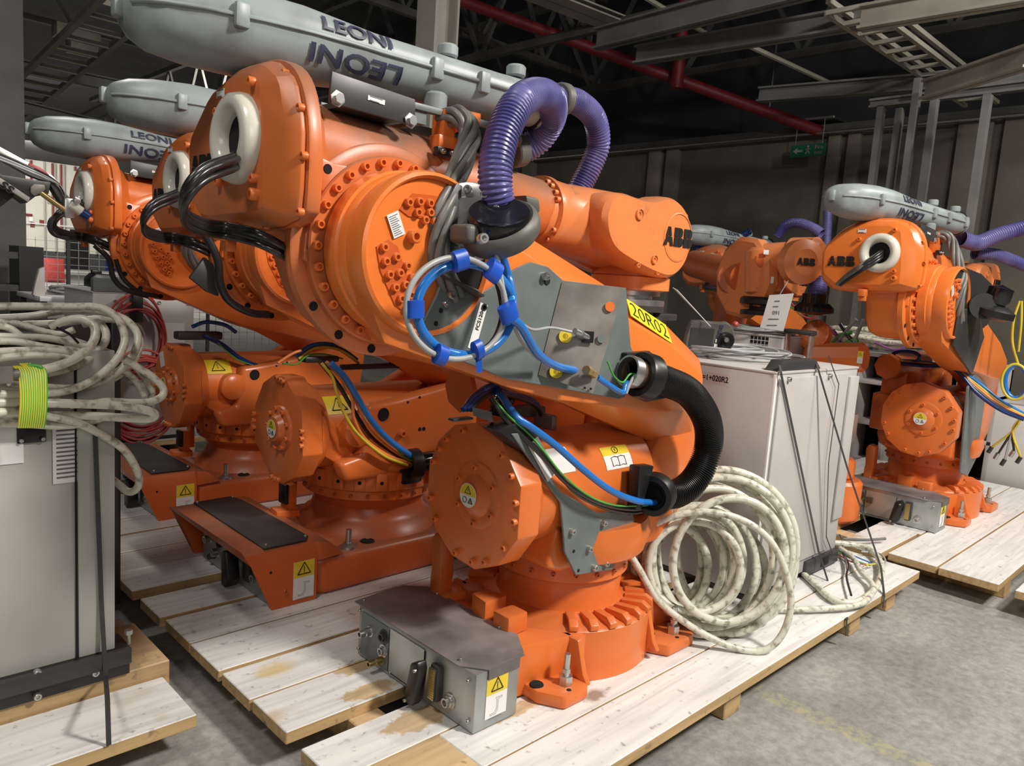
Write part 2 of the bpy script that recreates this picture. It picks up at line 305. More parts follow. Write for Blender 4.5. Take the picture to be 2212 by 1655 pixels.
def spline(pts, sub=6, closed=False):
    P = [V(p) for p in pts]; n = len(P)
    if n < 3 and not closed: return [P[0].lerp(P[-1], i / sub) for i in range(sub + 1)]
    out = []
    for i in range(n if closed else n - 1):
        if closed: p0, p1, p2, p3 = P[i - 1], P[i], P[(i + 1) % n], P[(i + 2) % n]
        else: p0 = P[i - 1] if i else P[0] * 2 - P[1]; p1 = P[i]; p2 = P[i + 1]; p3 = P[i + 2] if i + 2 < n else P[-1] * 2 - P[-2]
        for k in range(sub):
            t = k / sub
            out.append(0.5 * ((2 * p1) + (p2 - p0) * t + (2 * p0 - 5 * p1 + 4 * p2 - p3) * t * t + (3 * p1 - p0 - 3 * p2 + p3) * t ** 3))
    if not closed: out.append(P[-1])
    return out
def frames(P, closed=False):
    n = len(P); T = []
    for i in range(n):
        a = P[i - 1] if (i or closed) else P[0]; b = P[(i + 1) % n] if (i < n - 1 or closed) else P[-1]
        d = (b - a); T.append(d.normalized() if d.length > 1e-9 else V((0, 0, 1)))
    u = T[0].orthogonal().normalized(); out = []
    for i in range(n):
        u = (u - T[i] * u.dot(T[i])); u = u.normalized() if u.length > 1e-6 else T[i].orthogonal().normalized()
        out.append((P[i], u, T[i].cross(u), i / max(1, n - 1)))
    return out
def tag(o, label=None, cat=None, group=None, kind=None):
    for k, v in (('label', label), ('category', cat), ('group', group), ('kind', kind)):
        if v: o[k] = v
    return o
def thing(name, label, cat, loc=(0, 0, 0), rz=0, group=None):
    o = bpy.data.objects.new(name, None); C.objects.link(o); o.location = loc; o.rotation_euler = (0, 0, rz); o.empty_display_size = 0.1
    return tag(o, label, cat, group)
def copy_tree(o, parent=None):
    c = o.copy(); C.objects.link(c); c.parent = parent
    for ch in list(o.children): copy_tree(ch, c)
    return c
def hose_mesh(name, pts, r, pitch, amp, mat, parent, n=16, loc=None):
    P = spline(pts, 24); L = [0]
    for i in range(1, len(P)): L.append(L[-1] + (P[i] - P[i - 1]).length)
    tot = L[-1]; m = int(tot / pitch) * 4; Q = []; j = 0
    for i in range(m + 1):
        s = tot * i / m
        while j < len(L) - 2 and L[j + 1] < s: j += 1
        f = (s - L[j]) / max(1e-9, L[j + 1] - L[j]); Q.append(P[j].lerp(P[j + 1], min(1, f)))
    b = B(); t = bmesh.new(); R = []
    for i, (p, u, v, tt) in enumerate(frames(Q)):
        rr = (r(tt) if callable(r) else r) + (amp if i % 4 in (0, 1) else -amp)
        R.append([t.verts.new(p + u * (rr * math.cos(2 * PI * k / n)) + v * (rr * math.sin(2 * PI * k / n))) for k in range(n)])
    for i in range(len(R) - 1):
        for k in range(n): t.faces.new((R[i][k], R[i][(k + 1) % n], R[i + 1][(k + 1) % n], R[i + 1][k]))
    b._add(t)
    return b.done(name, mat, parent, 50, loc)
def cable(name, pts, r, mat, parent=None, n=8, sub=8, loc=None):
    return B().tube(pts, r, n, sub=sub).done(name, mat, parent, 60, loc)
# socket head bolt, unit radius, pointing to +Z
def bolt_mesh():
    t = B(); n = 12
    t.lathe([(1.0, -0.3), (1.0, 1.0), (0.86, 1.18), (0.52, 1.18), (0.50, 0.45), (0, 0.45)], (0, 0, 0), (0, 0, 1), n)
    return mesh_from(t.bm, 'bolt', 40)
def hex_mesh():
    t = B(); t.lathe([(1.55, 0), (1.55, 0.25), (1.0, 0.3), (1.0, 1.1), (0.0, 1.1)], (0, 0, 0), (0, 0, 1), 6)
    return mesh_from(t.bm, 'hex', 30)
BM = {}
def bolt(parent, loc, d, r, mat='orange', name='bolt', kind='s'):
    k = (kind, mat)
    if k not in BM:
        me = bolt_mesh() if kind == 's' else hex_mesh(); me.materials.append(M[mat]); BM[k] = me
    o = bpy.data.objects.new(name, BM[k]); C.objects.link(o); o.parent = parent; o.location = loc; o.scale = (r, r, r)
    o.rotation_euler = V(d).to_track_quat('Z', 'Y').to_euler(); return o
HM = {}
def hole(parent, loc, d, r):
    """dark blind screw hole: a short sleeve with a dark bottom"""
    if 0 not in HM:
        me = mesh_from(B().lathe([(0, 0.06), (0.82, 0.06), (0.9, 0.14), (1.0, 0.02), (1.0, -0.3)], (0, 0, 0), (0, 0, 1), 14).bm, 'hole', 30); me.materials.append(M['darkin']); HM[0] = me
    o = bpy.data.objects.new('screw_hole', HM[0]); C.objects.link(o); o.parent = parent; o.location = loc; o.scale = (r, r, r)
    o.rotation_euler = V(d).to_track_quat('Z', 'Y').to_euler(); return o
def logo(name, parent, org, right, up, h, mat='ink', depth=0.004, loc=None, paint=None):
    """three heavy split letters"""
    right = V(right).normalized(); up = V(up); up = (up - right * up.dot(right)).normalized(); n = right.cross(up); org = V(org); b = B()
    def poly(pts):
        t = bmesh.new(); q = [[t.verts.new(org + right * (x * h) + up * (z * h) + n * k) for x, z in pts] for k in (0, depth)]
        t.faces.new(q[0][::-1]); t.faces.new(q[1])
        for i in range(len(pts)): t.faces.new((q[0][i], q[0][(i + 1) % len(pts)], q[1][(i + 1) % len(pts)], q[1][i]))
        b._add(t)
    g = 0.018
    # A : four pieces
    x0 = -1.35
    poly([(x0, -.5), (x0 + .27, -.5), (x0 + .33, -.3), (x0 + .44 - g, -.3), (x0 + .44 - g, -.02), (x0 + .16, -.02)])
    poly([(x0 + .18, .02), (x0 + .44 - g, .02), (x0 + .44 - g, .5), (x0 + .33, .5)])
    poly([(x0 + .88, -.5), (x0 + .61, -.5), (x0 + .55, -.3), (x0 + .44 + g, -.3), (x0 + .44 + g, -.02), (x0 + .72, -.02)])
    poly([(x0 + .70, .02), (x0 + .44 + g, .02), (x0 + .44 + g, .5), (x0 + .55, .5)])
    for x0 in (-0.40, 0.50):
        poly([(x0, .02), (x0 + .39, .02), (x0 + .39, .5), (x0, .5)]); poly([(x0, -.5), (x0 + .39, -.5), (x0 + .39, -.02), (x0, -.02)])
        poly([(x0 + .42, .02), (x0 + .70, .02), (x0 + .76, .14), (x0 + .77, .34), (x0 + .68, .46), (x0 + .55, .5), (x0 + .42, .5)])
        poly([(x0 + .42, -.02), (x0 + .74, -.02), (x0 + .84, -.12), (x0 + .85, -.32), (x0 + .74, -.46), (x0 + .60, -.5), (x0 + .42, -.5)])
    return b.done(name, M[mat], parent, 30, loc)
def sticker(name, parent, c, right, up, w, h, kind='warn', loc=None):
    """printed sticker: white card, yellow field, black print"""
    right = V(right).normalized(); up = V(up); up = (up - right * up.dot(right)).normalized(); n = right.cross(up); c = V(c)
    base = B().quad(c, right, up, w, h, 0.0008).done(name, M['white'], parent, 30, loc)
    if kind in ('warn', 'arm', 'book', 'ytri'):
        hh = {'warn': .5, 'arm': .42, 'book': .48, 'ytri': 1.0}[kind]
        B().quad(c + up * (h / 2 - h * hh / 2) + n * .0008, right, up, w * (.98 if kind != 'ytri' else .72), h * hh, .0006).done('yellow_field', M['ylabel'], base, 30)
        tc = c + up * (h / 2 - h * hh / 2) + n * .0015; s = min(w * (.7 if kind != 'ytri' else .5), h * hh) * 0.42
        b = B()
        if kind != 'book':
            T = [tc + up * s, tc - up * s * .75 - right * s * 1.05, tc - up * s * .75 + right * s * 1.05]
            for i in range(3): b.tube([T[i], T[(i + 1) % 3]], s * .09, 4, sub=1)
            b.tube([tc + up * s * .4, tc - up * s * .35], s * .07, 4, sub=1); b.tube([tc - up * s * .45, tc - up * s * .55], s * .09, 4, sub=1)
        else:
            b.tube([tc + right * (s * math.cos(a * PI / 8)) + up * (s * math.sin(a * PI / 8)) for a in range(16)], s * .09, 4, closed=True, sub=1)
            b.tube([tc + up * s * .5, tc - up * s * .2], s * .08, 4, sub=1); b.tube([tc - up * s * .38, tc - up * s * .5], s * .1, 4, sub=1)
        b.done('warning_print', M['ink'], base, 60)
        b = B(); lc = c - up * (h * hh / 2) + n * .001
        if kind == 'arm':
            q = w * .3; A = [(-.9, -1.1), (-.2, -1.1), (.1, -.5), (.1, .6), (-.1, .9), (.9, .9), (.9, .7), (.3, .7), (.3, -.6), (.0, -1.3), (-.9, -1.3), (-.9, -1.1)]
            b.tube([lc + right * (x * q) + up * (z * q * .9) for x, z in A], w * .008, 4, sub=1)
            b.tube([lc - up * (q * 1.6) - right * q, lc - up * (q * 1.6) + right * q], w * .008, 4, sub=1)
        elif kind == 'book':
            q = w * .27
            for sg in (-1, 1):
                A = [(0, .7), (sg * .5, .85), (sg, .65), (sg, -.65), (sg * .5, -.5), (0, -.65), (0, .7)]
                b.tube([lc + right * (x * q) + up * (z * q) for x, z in A], w * .009, 4, sub=1)
        elif kind == 'warn':
            q = w * .16
            b.tube([lc - right * w * .2 + right * (q * math.cos(a * PI / 6)) + up * (q * math.sin(a * PI / 6)) for a in range(12)], w * .01, 4, closed=True, sub=1)
            T = [lc + right * (w * .2) + up * q, lc + right * (w * .2 - q) - up * q * .8, lc + right * (w * .2 + q) - up * q * .8]
            for i in range(3): b.tube([T[i], T[(i + 1) % 3]], w * .01, 4, sub=1)
        if len(b.bm.verts): b.done('pictogram', M['inkgrey'], base, 60)
        else: b.bm.free()
    if kind == 'text':
        b = B(); k = max(2, int(h / (w * .16)))
        for i in range(k):
            L = w * (.75 - .25 * ((i * 37) % 10) / 10); z = h * .38 - i * h * .78 / max(1, k - 1)
            b.quad(c + up * z - right * ((w * .8 - L) / 2) + n * .0009, right, up, L, h * .35 / k, .0004)
        b.done('print_lines', M['inkgrey'], base, 30)
    return base

# ------------------------------------------------------------------ setting
def struct(o): o['kind'] = 'structure'; return o
struct(B().box((-12, -14, -0.1), (60, 92, 0)).done('floor', M['concrete']))
WX = 14.0
wall = struct(B().box((WX, -14, 0), (WX + 0.3, 30, 4.72)).done('wall_back', M['wallb']))
for i, (y, wd) in enumerate([(-6.2, .5), (-3.2, .5), (-.2, .6), (2.2, .5), (3.15, .9), (4.0, .5), (5.9, .22), (6.25, .22), (9.7, .3), (10.15, .3), (14, .4), (18, .4)]):
    B().box((WX - 0.14, y - wd / 2, 0), (WX + 0.02, y + wd / 2, 4.70), 0.01).done('pilaster', M['wallp'], wall)
B().box((WX - 0.2, -14, 4.66), (WX + 0.02, 30, 4.78)).done('top_rail', M['beamd'], wall)
B().tube([(WX - 0.3, -14, 4.62), (WX - 0.3, 30, 4.62)], 0.03, 8, sub=1).done('conduit', M['steel'], wall)
# the clad gable above, and roof deck
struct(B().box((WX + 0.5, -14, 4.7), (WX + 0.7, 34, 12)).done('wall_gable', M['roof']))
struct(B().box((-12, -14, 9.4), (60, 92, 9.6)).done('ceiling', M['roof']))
FY = 80.0
def fx(px_, py_=500): return at(px_, py_, y=FY).x
def fz(px_, py_): return at(px_, py_, y=FY).z
far = struct(B().box((-10, FY, 0), (60, FY + .3, 9.4)).done('wall_far', M['wallw']))
B().box((-10, FY - .07, 0), (60, FY + .01, 1.5)).done('dado', M['walld'], far)
B().box((fx(151), FY - .1, 0), (fx(192), FY, fz(170, 497))).done('doorway', M['darkin'], far)
B().box((fx(228), FY - .1, 0), (fx(262), FY, fz(240, 555))).done('blue_panel', M['dblue'], far)
for px_, a_, b_ in ((67, 420, 330), (130, 500, 330), (112, 470, 400), (160, 370, 330), (225, 480, 330)):
    B().tube([(fx(px_), FY - .4, fz(px_, a_)), (fx(px_), FY - .4, 9.3)], 0.09, 8, sub=1).done('pipe', M['redpaint'], far)
B().tube([(fx(30), FY - .4, fz(50, 463)), (fx(68), FY - .4, fz(50, 463))], 0.09, 8, sub=1).done('pipe', M['redpaint'], far)
for px_ in (95, 118, 137, 205):
    B().tube([(fx(px_), FY - .4, 1.5), (fx(px_), FY - .4, 9.3)], 0.07, 8, sub=1).done('conduit', M['column'], far)
B().tube([(-10, FY - .5, fz(60, 482)), (60, FY - .5, fz(60, 482))], .06, 6, sub=1).done('rail', M['white'], far)
for px_, py_, c_ in ((65, 490, 'redpaint'), (85, 485, 'redpaint'), (62, 478, 'white'), (103, 440, 'beaml'), (125, 513, 'beamd')):
    B().box((fx(px_), FY - .2, fz(px_, py_)), (fx(px_ + 9), FY - .05, fz(px_, py_ - 10))).done('notice', M[c_], far)
B().box((12, 60, 0), (60, 61, .12)).done('kerb', M['white'], far)
struct(B().box((40, -14, 0), (40.3, 92, 9.4)).done('wall_right', M['roof']))

# ------------------------------------------------------------------ roof steel
def beam(a, b, wd, hh, mat, name='roof_beam', label=None, kind=None, par=None):
    a = V(a); b = V(b); d = (b - a).normalized(); s = d.cross(V((0, 0, 1))).normalized(); u = s.cross(d); bb = B()
    def bar(o1, w2, h2): bb.loft([[p + s * (i * w2) + u * (j * h2 + o1) for i, j in ((-1, -1), (1, -1), (1, 1), (-1, 1))] for p in (a, b)])
    bar(hh / 2 - .012, wd / 2, .012); bar(-hh / 2 + .012, wd / 2, .012); bar(0, .012, hh / 2)
    o = bb.done(name, M[mat], par)
    if label: tag(o, label, 'beam')
    return o
def truss(name, a, b, dep, n, label, mat='beamd', grp=None):
    a = V(a); b = V(b); t = thing(name, label, 'roof truss', a, 0, grp); d = b - a
    def bar(nm, p, q, w2): B().tube([p, q], w2, 4, sub=1).done(nm, M[mat], t, 30)
    bar('top_chord', V((0, 0, dep)), d + V((0, 0, dep)), .10); bar('bottom_chord', V((0, 0, 0)), d, .09)
    for i in range(n):
        p = d * (i / n); q = d * ((i + 1) / n); m = (p + q) / 2
        bar('web', p, m + V((0, 0, dep)), .05); bar('web', m + V((0, 0, dep)), q, .05)
    return t
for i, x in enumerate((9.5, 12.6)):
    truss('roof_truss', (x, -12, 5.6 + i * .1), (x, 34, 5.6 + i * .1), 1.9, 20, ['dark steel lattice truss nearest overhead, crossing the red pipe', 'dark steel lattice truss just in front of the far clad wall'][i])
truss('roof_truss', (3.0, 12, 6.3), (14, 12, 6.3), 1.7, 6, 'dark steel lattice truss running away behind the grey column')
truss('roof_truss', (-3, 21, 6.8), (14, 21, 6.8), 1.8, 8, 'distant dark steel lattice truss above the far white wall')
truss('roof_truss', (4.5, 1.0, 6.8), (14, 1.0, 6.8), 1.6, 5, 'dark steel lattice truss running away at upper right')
pa = at(1000, 3, x=9); pb = at(1775, 285, x=13.8)
pipe = thing('sprinkler_pipe', 'long dark red sprinkler pipe running under the roof steel', 'pipe', pa)
B().tube([V((0, 0, 0)) - (pb - pa) * 1.0, (0, 0, 0), pb - pa], .10, 14, sub=2).done('pipe_run', M['redpaint'], pipe)
pm = at(1466, 140, x=11.6) - pa
B().tube([pm - V((0, 0, .4)), pm + V((0, 0, 1.5))], .11, 12, sub=1).done('riser', M['redpaint'], pipe)
for k in (.1, .35, .6, .85):
    p = (pb - pa) * k; B().tube([p, p + V((0, 0, 1.2))], .012, 6, sub=1).done('hanger', M['steel'], pipe)
def pxbeam(name, p, q, x1, x2, wd, hh, mat, label, cat='beam'):
    o = beam(at(*p, x=x1), at(*q, x=x2), wd, hh, mat, name, label); o['category'] = cat; return o
pxbeam('roof_beam', (1290, 85), (1850, -60), 8.0, 7.4, .16, .26, 'beam', 'upper grey steel joist of the pair, top right')
pxbeam('roof_beam', (1375, 120), (1860, 38), 8.2, 8.2, .16, .22, 'beam', 'lower grey steel joist of the pair, top right')
pxbeam('roof_beam', (1150, -20), (1330, 50), 8.0, 9.6, .5, .10, 'beaml', 'pale sheet duct above the red pipe')
pxbeam('roof_beam', (1640, 205), (2230, 160), 10.5, 10.5, .14, .2, 'beam', 'grey joist crossing above the green exit sign')
pxbeam('roof_beam', (1860, 40), (2230, -25), 7.6, 7.6, .16, .22, 'beaml', 'pale joist running off at the top right corner')
pxbeam('roof_beam', (2000, 195), (2230, 120), 9, 8, .14, .2, 'beaml', 'pale joist at right edge below the cable tray')
pxbeam('roof_beam', (1880, 225), (2250, 180), 9.5, 9.5, .1, .1, 'beam', 'thin grey rail carrying the hanging posts')
for i, (p, q, x1, x2) in enumerate([((1610, 95), (1805, 185), 9.5, 12.0), ((1395, -5), (1530, 75), 8.5, 10.4)]):
    tag(B().tube([at(*p, x=x1), at(*q, x=x2)], .035, 6, sub=1).done('roof_rod', M['beaml']), ['thin pale rod slanting under the joists, right one', 'thin pale rod slanting under the joists, left one'][i], 'rod')
tray = thing('cable_tray', 'pale double cable tray climbing to the upper right', 'tray', at(1830, 20, x=7.6))
c0 = at(1830, 20, x=7.6); c1 = at(2120, 225, x=12.5)
for s in (-.2, .2):
    for dz in (0, .12): B().tube([V((0, s, dz)), c1 - c0 + V((0, s, dz))], .035, 4, sub=1).done('rail', M['beaml'], tray)
for k in range(12): p = (c1 - c0) * (k / 12); B().tube([p + V((0, -.2, 0)), p + V((0, .2, 0))], .03, 4, sub=1).done('rung', M['beaml'], tray)
for i, (pt, pb_, xx) in enumerate([((1905, 230), (1885, 400), 9.5), ((1945, 235), (1925, 400), 9.5), ((1985, 170), (1955, 420), 9.3), ((2020, 215), (1992, 420), 9.3), ((2135, 205), (2075, 520), 9.0)]):
    a = at(*pt, x=xx); b = at(*pb_, x=xx); lb = ['leftmost', 'second', 'middle', 'fourth', 'rightmost and widest'][i]
    o = B().box((a.x - .05, a.y - .035, 0), (a.x + .05, a.y + .035, a.z)).done('hanging_post', M['beam']); tag(o, 'grey vertical steel post, %s of the five by the far wall' % lb, 'post', 'steel posts by the far wall')
# columns
cp = at(945, 60, x=5.6)
col = thing('steel_column', 'pale steel H column standing behind the big grey case', 'column', (cp.x, cp.y, 0))
B().box((-.17, -.17, 0), (-.14, .17, 9.3)).done('flange', M['column'], col); B().box((.14, -.17, 0), (.17, .17, 9.3)).done('flange', M['column'], col)
B().box((-.14, -.012, 0), (.14, .012, 9.3)).done('web', M['column'], col)
B().box((-.19, .06, 4.9), (-.17, .16, 4.98)).done('bracket', M['steel'], col)
cp = at(18, 400, y=9.5)
col = thing('steel_column', 'dark steel column at the left edge behind the grey gripper', 'column', (cp.x, cp.y, 0))
B().box((-.16, -.16, 0), (.12, -.12, 9.3)).done('flange', M['beamd'], col); B().box((-.16, .12, 0), (.12, .16, 9.3)).done('flange', M['beamd'], col); B().box((-.02, -.12, 0), (.02, .12, 9.3)).done('web', M['beamd'], col)
# exit sign
ep = at(1745, 325, x=WX - .4)
sg = thing('exit_sign', 'green fire exit sign with white arrow and running figure', 'sign', ep)
B().box((0, -.33, -.11), (.02, .33, .11)).done('panel', M['signg'], sg)
B().text('Fire', .10, .003, (-.003, -.20, .045), (0, -1, 0), (0, 0, 1)).done('sign_word', M['lgrey'], sg); B().text('exit', .10, .003, (-.003, -.20, -.045), (0, -1, 0), (0, 0, 1)).done('sign_word', M['lgrey'], sg)
B().prism([(.28, 0), (.20, .06), (.20, .02), (.10, .02), (.10, -.02), (.20, -.02), (.20, -.06)], 'x', -.004, 0).done('sign_arrow', M['lgrey'], sg)
e = B().lathe([(.02, 0), (.02, .003)], (-.004, -.0, .07), (1, 0, 0), 12)
e.tube([(-.002, .0, .055), (-.002, .0, .0), (-.002, .045, -.06)], .009, 5, sub=1); e.tube([(-.002, 0, 0), (-.002, -.04, -.06)], .009, 5, sub=1); e.tube([(-.002, .045, .02), (-.002, -.045, .03)], .008, 5, sub=1)
e.done('running_figure', M['lgrey'], sg)
B().tube([(.01, -.25, .1), (.01, -.25, .55)], .008, 6, sub=1).tube([(.01, .25, .1), (.01, .25, .55)], .008, 6, sub=1).tube([(.01, -.4, .55), (.45, -.4, .55)], .02, 6, sub=1).box((-.01, -.4, .53), (.42, .4, .57)).done('sign_hanger', M['steel'], sg)
# pale trays and a rail under the roof at upper left
tl0, tl1 = at(10, 250, y=16), at(300, -10, y=9.5)
tray2 = thing('cable_tray', 'pale ladder cable tray slanting up at the top left', 'tray', tl0)
dd_ = tl1 - tl0; sd_ = dd_.cross(V((0, 0, 1))).normalized() * .28
for sg_ in (-1, 1): B().tube([sd_ * sg_, dd_ + sd_ * sg_], .05, 4, sub=1).done('rail', M['beaml'], tray2)
for k in range(14): p = dd_ * (k / 14); B().tube([p - sd_, p + sd_], .045, 4, sub=1).done('rung', M['beaml'], tray2)
for a_, b_, lb_ in (((-20, 128), (300, 195), 'long pale rail crossing the dark roof at upper left'), ((170, 265), (285, 205), 'short pale duct behind the smallest grey case'), ((40, 228), (330, 300), 'low pale rail just above the white far wall')):
    o_ = beam(at(*a_, y=14), at(*b_, y=13), .14, .18, 'beam', 'roof_beam', lb_)
for k, (a_, b_) in enumerate((((120, 60), (215, 75)), ((150, 95), (210, 105)))):
    p0_, p1_ = at(*a_, y=18), at(*b_, y=18); tag(B().box((p0_.x, 17.9, p0_.z - .12), (p1_.x, 18.3, p0_.z + .12), .01).done('roof_panel', M['beaml']), ['pale panel under the dark roof at top left, the larger one', 'pale panel under the dark roof at top left, the smaller one'][k], 'panel')
# mesh fence to the left back
fn = thing('mesh_fence', 'fine steel mesh fence standing behind the left robots', 'fence', (-.8, 11, 0))
b = B()
for i in range(60): b.tube([(i * .12, 0, .1), (i * .12, 0, 1.75)], .004, 4, sub=1)
for i in range(18): b.tube([(0, 0, .1 + i * .095), (7.2, 0, .1 + i * .095)], .004, 4, sub=1)
b.done('wire_mesh', M['steel'], fn)['kind'] = 'stuff'
for i in range(5): B().box((i * 1.8 - .02, -.02, 0), (i * 1.8 + .02, .02, 1.85)).done('post', M['dgrey'], fn)
# far floor things
rp = at(118, 575, z=0.0); rp = V((at(116, 575, y=44).x, 44, 0))
rb = thing('red_stand', 'small red floor stand far off by the white wall', 'stand', rp)
B().prism([(-.5, 0), (.5, 0), (.45, 1.2), (-.45, 1.2)], 'y', -.06, .06, .03).done('panel', M['red'], rb); B().box((-.3, -.25, 0), (.3, .25, .06)).done('foot', M['black'], rb)
gp = at(30, 545, y=8.5)
ck = thing('black_trolley', 'black open rack trolley standing at the far left', 'rack', (gp.x - .1, 8.5, 0))
for a_, b_ in ((-.25, -.1), (.1, .3), (-.6, -.4)): B().box((a_, -.2, 0), (b_, .2, 1.62)).done('upright', M['black'], ck)
for z in (.3, .8, 1.2, 1.5): B().box((-.6, -.18, z), (.3, .18, z + .06)).done('shelf', M['dgrey'], ck)

# ------------------------------------------------------------------ pallets
def pallet(name, label, boards, bearers, loc=(0, 0, 0), t=.045, z=.15, mats=None):
    r = thing(name, label, 'pallet', loc)
    for i, (x0, x1, y0, y1) in enumerate(boards):
        o = B().box((x0 - (x0 + x1) / 2, y0 + .004 - (y0 + y1) / 2, -t), (x1 - (x0 + x1) / 2, y1 - .004 - (y0 + y1) / 2, 0), .003, seg=1).done('plank', M['wood'] if mats and i in mats else M['plank'], r, loc=((x0 + x1) / 2, (y0 + y1) / 2, z - ((i * 7) % 3) * .0015))
    for x0, x1, y0, y1 in bearers: B().box((x0, y0, 0), (x1, y1, z - t), .004, seg=1).done('bearer', M['wood'], r)
    return r
pallet('long_pallet', 'whitewashed plank pallet under the nearest orange robot and cabinet',
       [(1.10, 4.58, 1.277, 1.515), (1.49, 4.58, 1.515, 1.735), (1.115, 1.80, 1.735, 1.937), (1.80, 4.58, 1.735, 1.965), (1.12, 4.5, 2.03, 2.273), (1.115, 4.5, 2.277, 2.50), (1.11, 4.5, 2.51, 2.77), (1.112, 4.5, 2.775, 3.03)],
       [(x, x + .12, 1.31, 3.0) for x in (1.35, 2.55, 3.72, 4.2)], mats=())
B().box((1.115, 1.50, .105), (1.49, 1.735, .147), .003).done('plank', M['wood'], bpy.data.objects['long_pallet'])
pallet('long_pallet', 'whitewashed plank pallet under the middle orange robot',
       [(1.10, 4.5, 3.05, 3.285), (1.10, 4.5, 3.375, 3.62), (1.05, 4.5, 3.62, 3.87), (1.08, 4.5, 3.87, 4.12)], [(x, x + .12, 3.06, 4.1) for x in (1.5, 2.6, 3.7, 4.2)])
pallet('long_pallet', 'whitewashed plank pallet under the farthest left orange robot',
       [(1.05, 4.5, 4.14, 4.39), (1.1, 4.5, 4.4, 4.65), (1.04, 4.5, 4.66, 4.9), (1.1, 4.5, 4.91, 5.15), (1.1, 4.5, 5.16, 5.4)], [(x, x + .12, 4.16, 5.38) for x in (1.5, 2.6, 3.7, 4.2)])
pl = pallet('long_pallet', 'pale timber pallet under the left foreground cabinet',
       [(-2.4, .97, 2.29, 2.375), (-2.4, .945, 2.29, 2.595), (-2.4, .972, 2.60, 2.76), (-2.4, .98, 2.95, 3.15), (-2.4, .9, 3.3, 3.5)][1:],
       [(.45, .6, 2.33, 3.5), (-.6, -.45, 2.33, 3.5)], z=.15)
B().box((-2.4, 2.60, .105), (.972, 2.96, .20), .004, seg=1).done('plank', M['wood'], pl)
pallet('long_pallet', 'whitewashed chipped board pallet under the right-hand orange robot',
       [(4.75, 7.6, .93, 1.24), (4.76, 7.6, 1.245, 1.52), (4.68, 5.35, 1.54, 1.80), (5.35, 7.6, 1.52, 1.80), (4.90, 7.6, 1.95, 2.2), (4.9, 7.6, 2.22, 2.45), (4.9, 7.6, 2.48, 2.75)], [(x, x + .12, .95, 2.7) for x in (5.0, 6.2, 7.4)])
pallet('long_pallet', 'whitewashed plank pallet cut by the right edge of the view', [(4.74, 8.0, .50, .70), (4.74, 8.0, .70, .86)], [(x, x + .12, .5, .85) for x in (5.0, 6.5)])
pallet('long_pallet', 'plank pallet glimpsed behind the right-hand robot', [(7.2, 9.9, 3.85, 4.1), (7.2, 9.9, 4.15, 4.4), (7.2, 9.9, 4.45, 4.75)], [(x, x + .12, 3.9, 4.7) for x in (7.5, 9.0)])

# ------------------------------------------------------------------ robots
A3 = V((-1.03, 0, 1.52)); A2 = V((.43, 0, .86))
def axz(x): return 1.77 - .054 * (x + 1.41)
def ring_bolts(par, c, d, R, n, r, mat, a0=0, a1=2 * PI, kind='s', u=None, off=None, fn=bolt):
    d = V(d).normalized(); u = d.orthogonal().normalized() if u is None else V(u); v = d.cross(u)
    for i in range(n):
        a = a0 + (a1 - a0) * i / (n if abs(a1 - a0 - 2 * PI) < 1e-6 else max(1, n - 1))
        p = V(c) + u * (R * math.cos(a)) + v * (R * math.sin(a))
        if fn is bolt: bolt(par, p, d, r, mat, kind=kind)
        else: hole(par, p, d, r)
def tri_sticker(root, c, right, up, r):
    c = V(c); right = V(right); up = V(up); n = right.cross(up)
    s = B().lathe([(r, 0), (r, .001), (0, .001)], c, n, 28).done('warning_sticker', M['white'], root, 30)
    pts = [(r * .94 * math.cos(a * PI / 12), r * .94 * math.sin(a * PI / 12)) for a in range(13)]
    t = B(); bm = t.bm; q = [bm.verts.new(c + right * x + up * (z * 1.0 + .0) + n * .0016) for x, z in pts]; bm.faces.new(q); t.done('yellow_field', M['ylabel'], s, 30)
    b = B()
    for cc, k in ((c + up * r * .42, .36), (c - up * r * .42 + right * r * .34, .25)):
        T = [cc + up * r * k, cc - up * r * k * .7 - right * r * k, cc - up * r * k * .7 + right * r * k]
        for i in range(3): b.tube([T[i] + n * .002, T[(i + 1) % 3] + n * .002], r * .03, 4, sub=1)
        b.tube([cc + up * r * k * .4 + n * .002, cc - up * r * k * .4 + n * .002], r * .025, 4, sub=1)
    cc = c - up * r * .42 - right * r * .34
    b.tube([cc + right * (r * .24 * math.cos(a * PI / 6)) + up * (r * .24 * math.sin(a * PI / 6)) + n * .002 for a in range(12)], r * .025, 4, closed=True, sub=1)
    b.done('warning_print', M['ink'], s, 60)

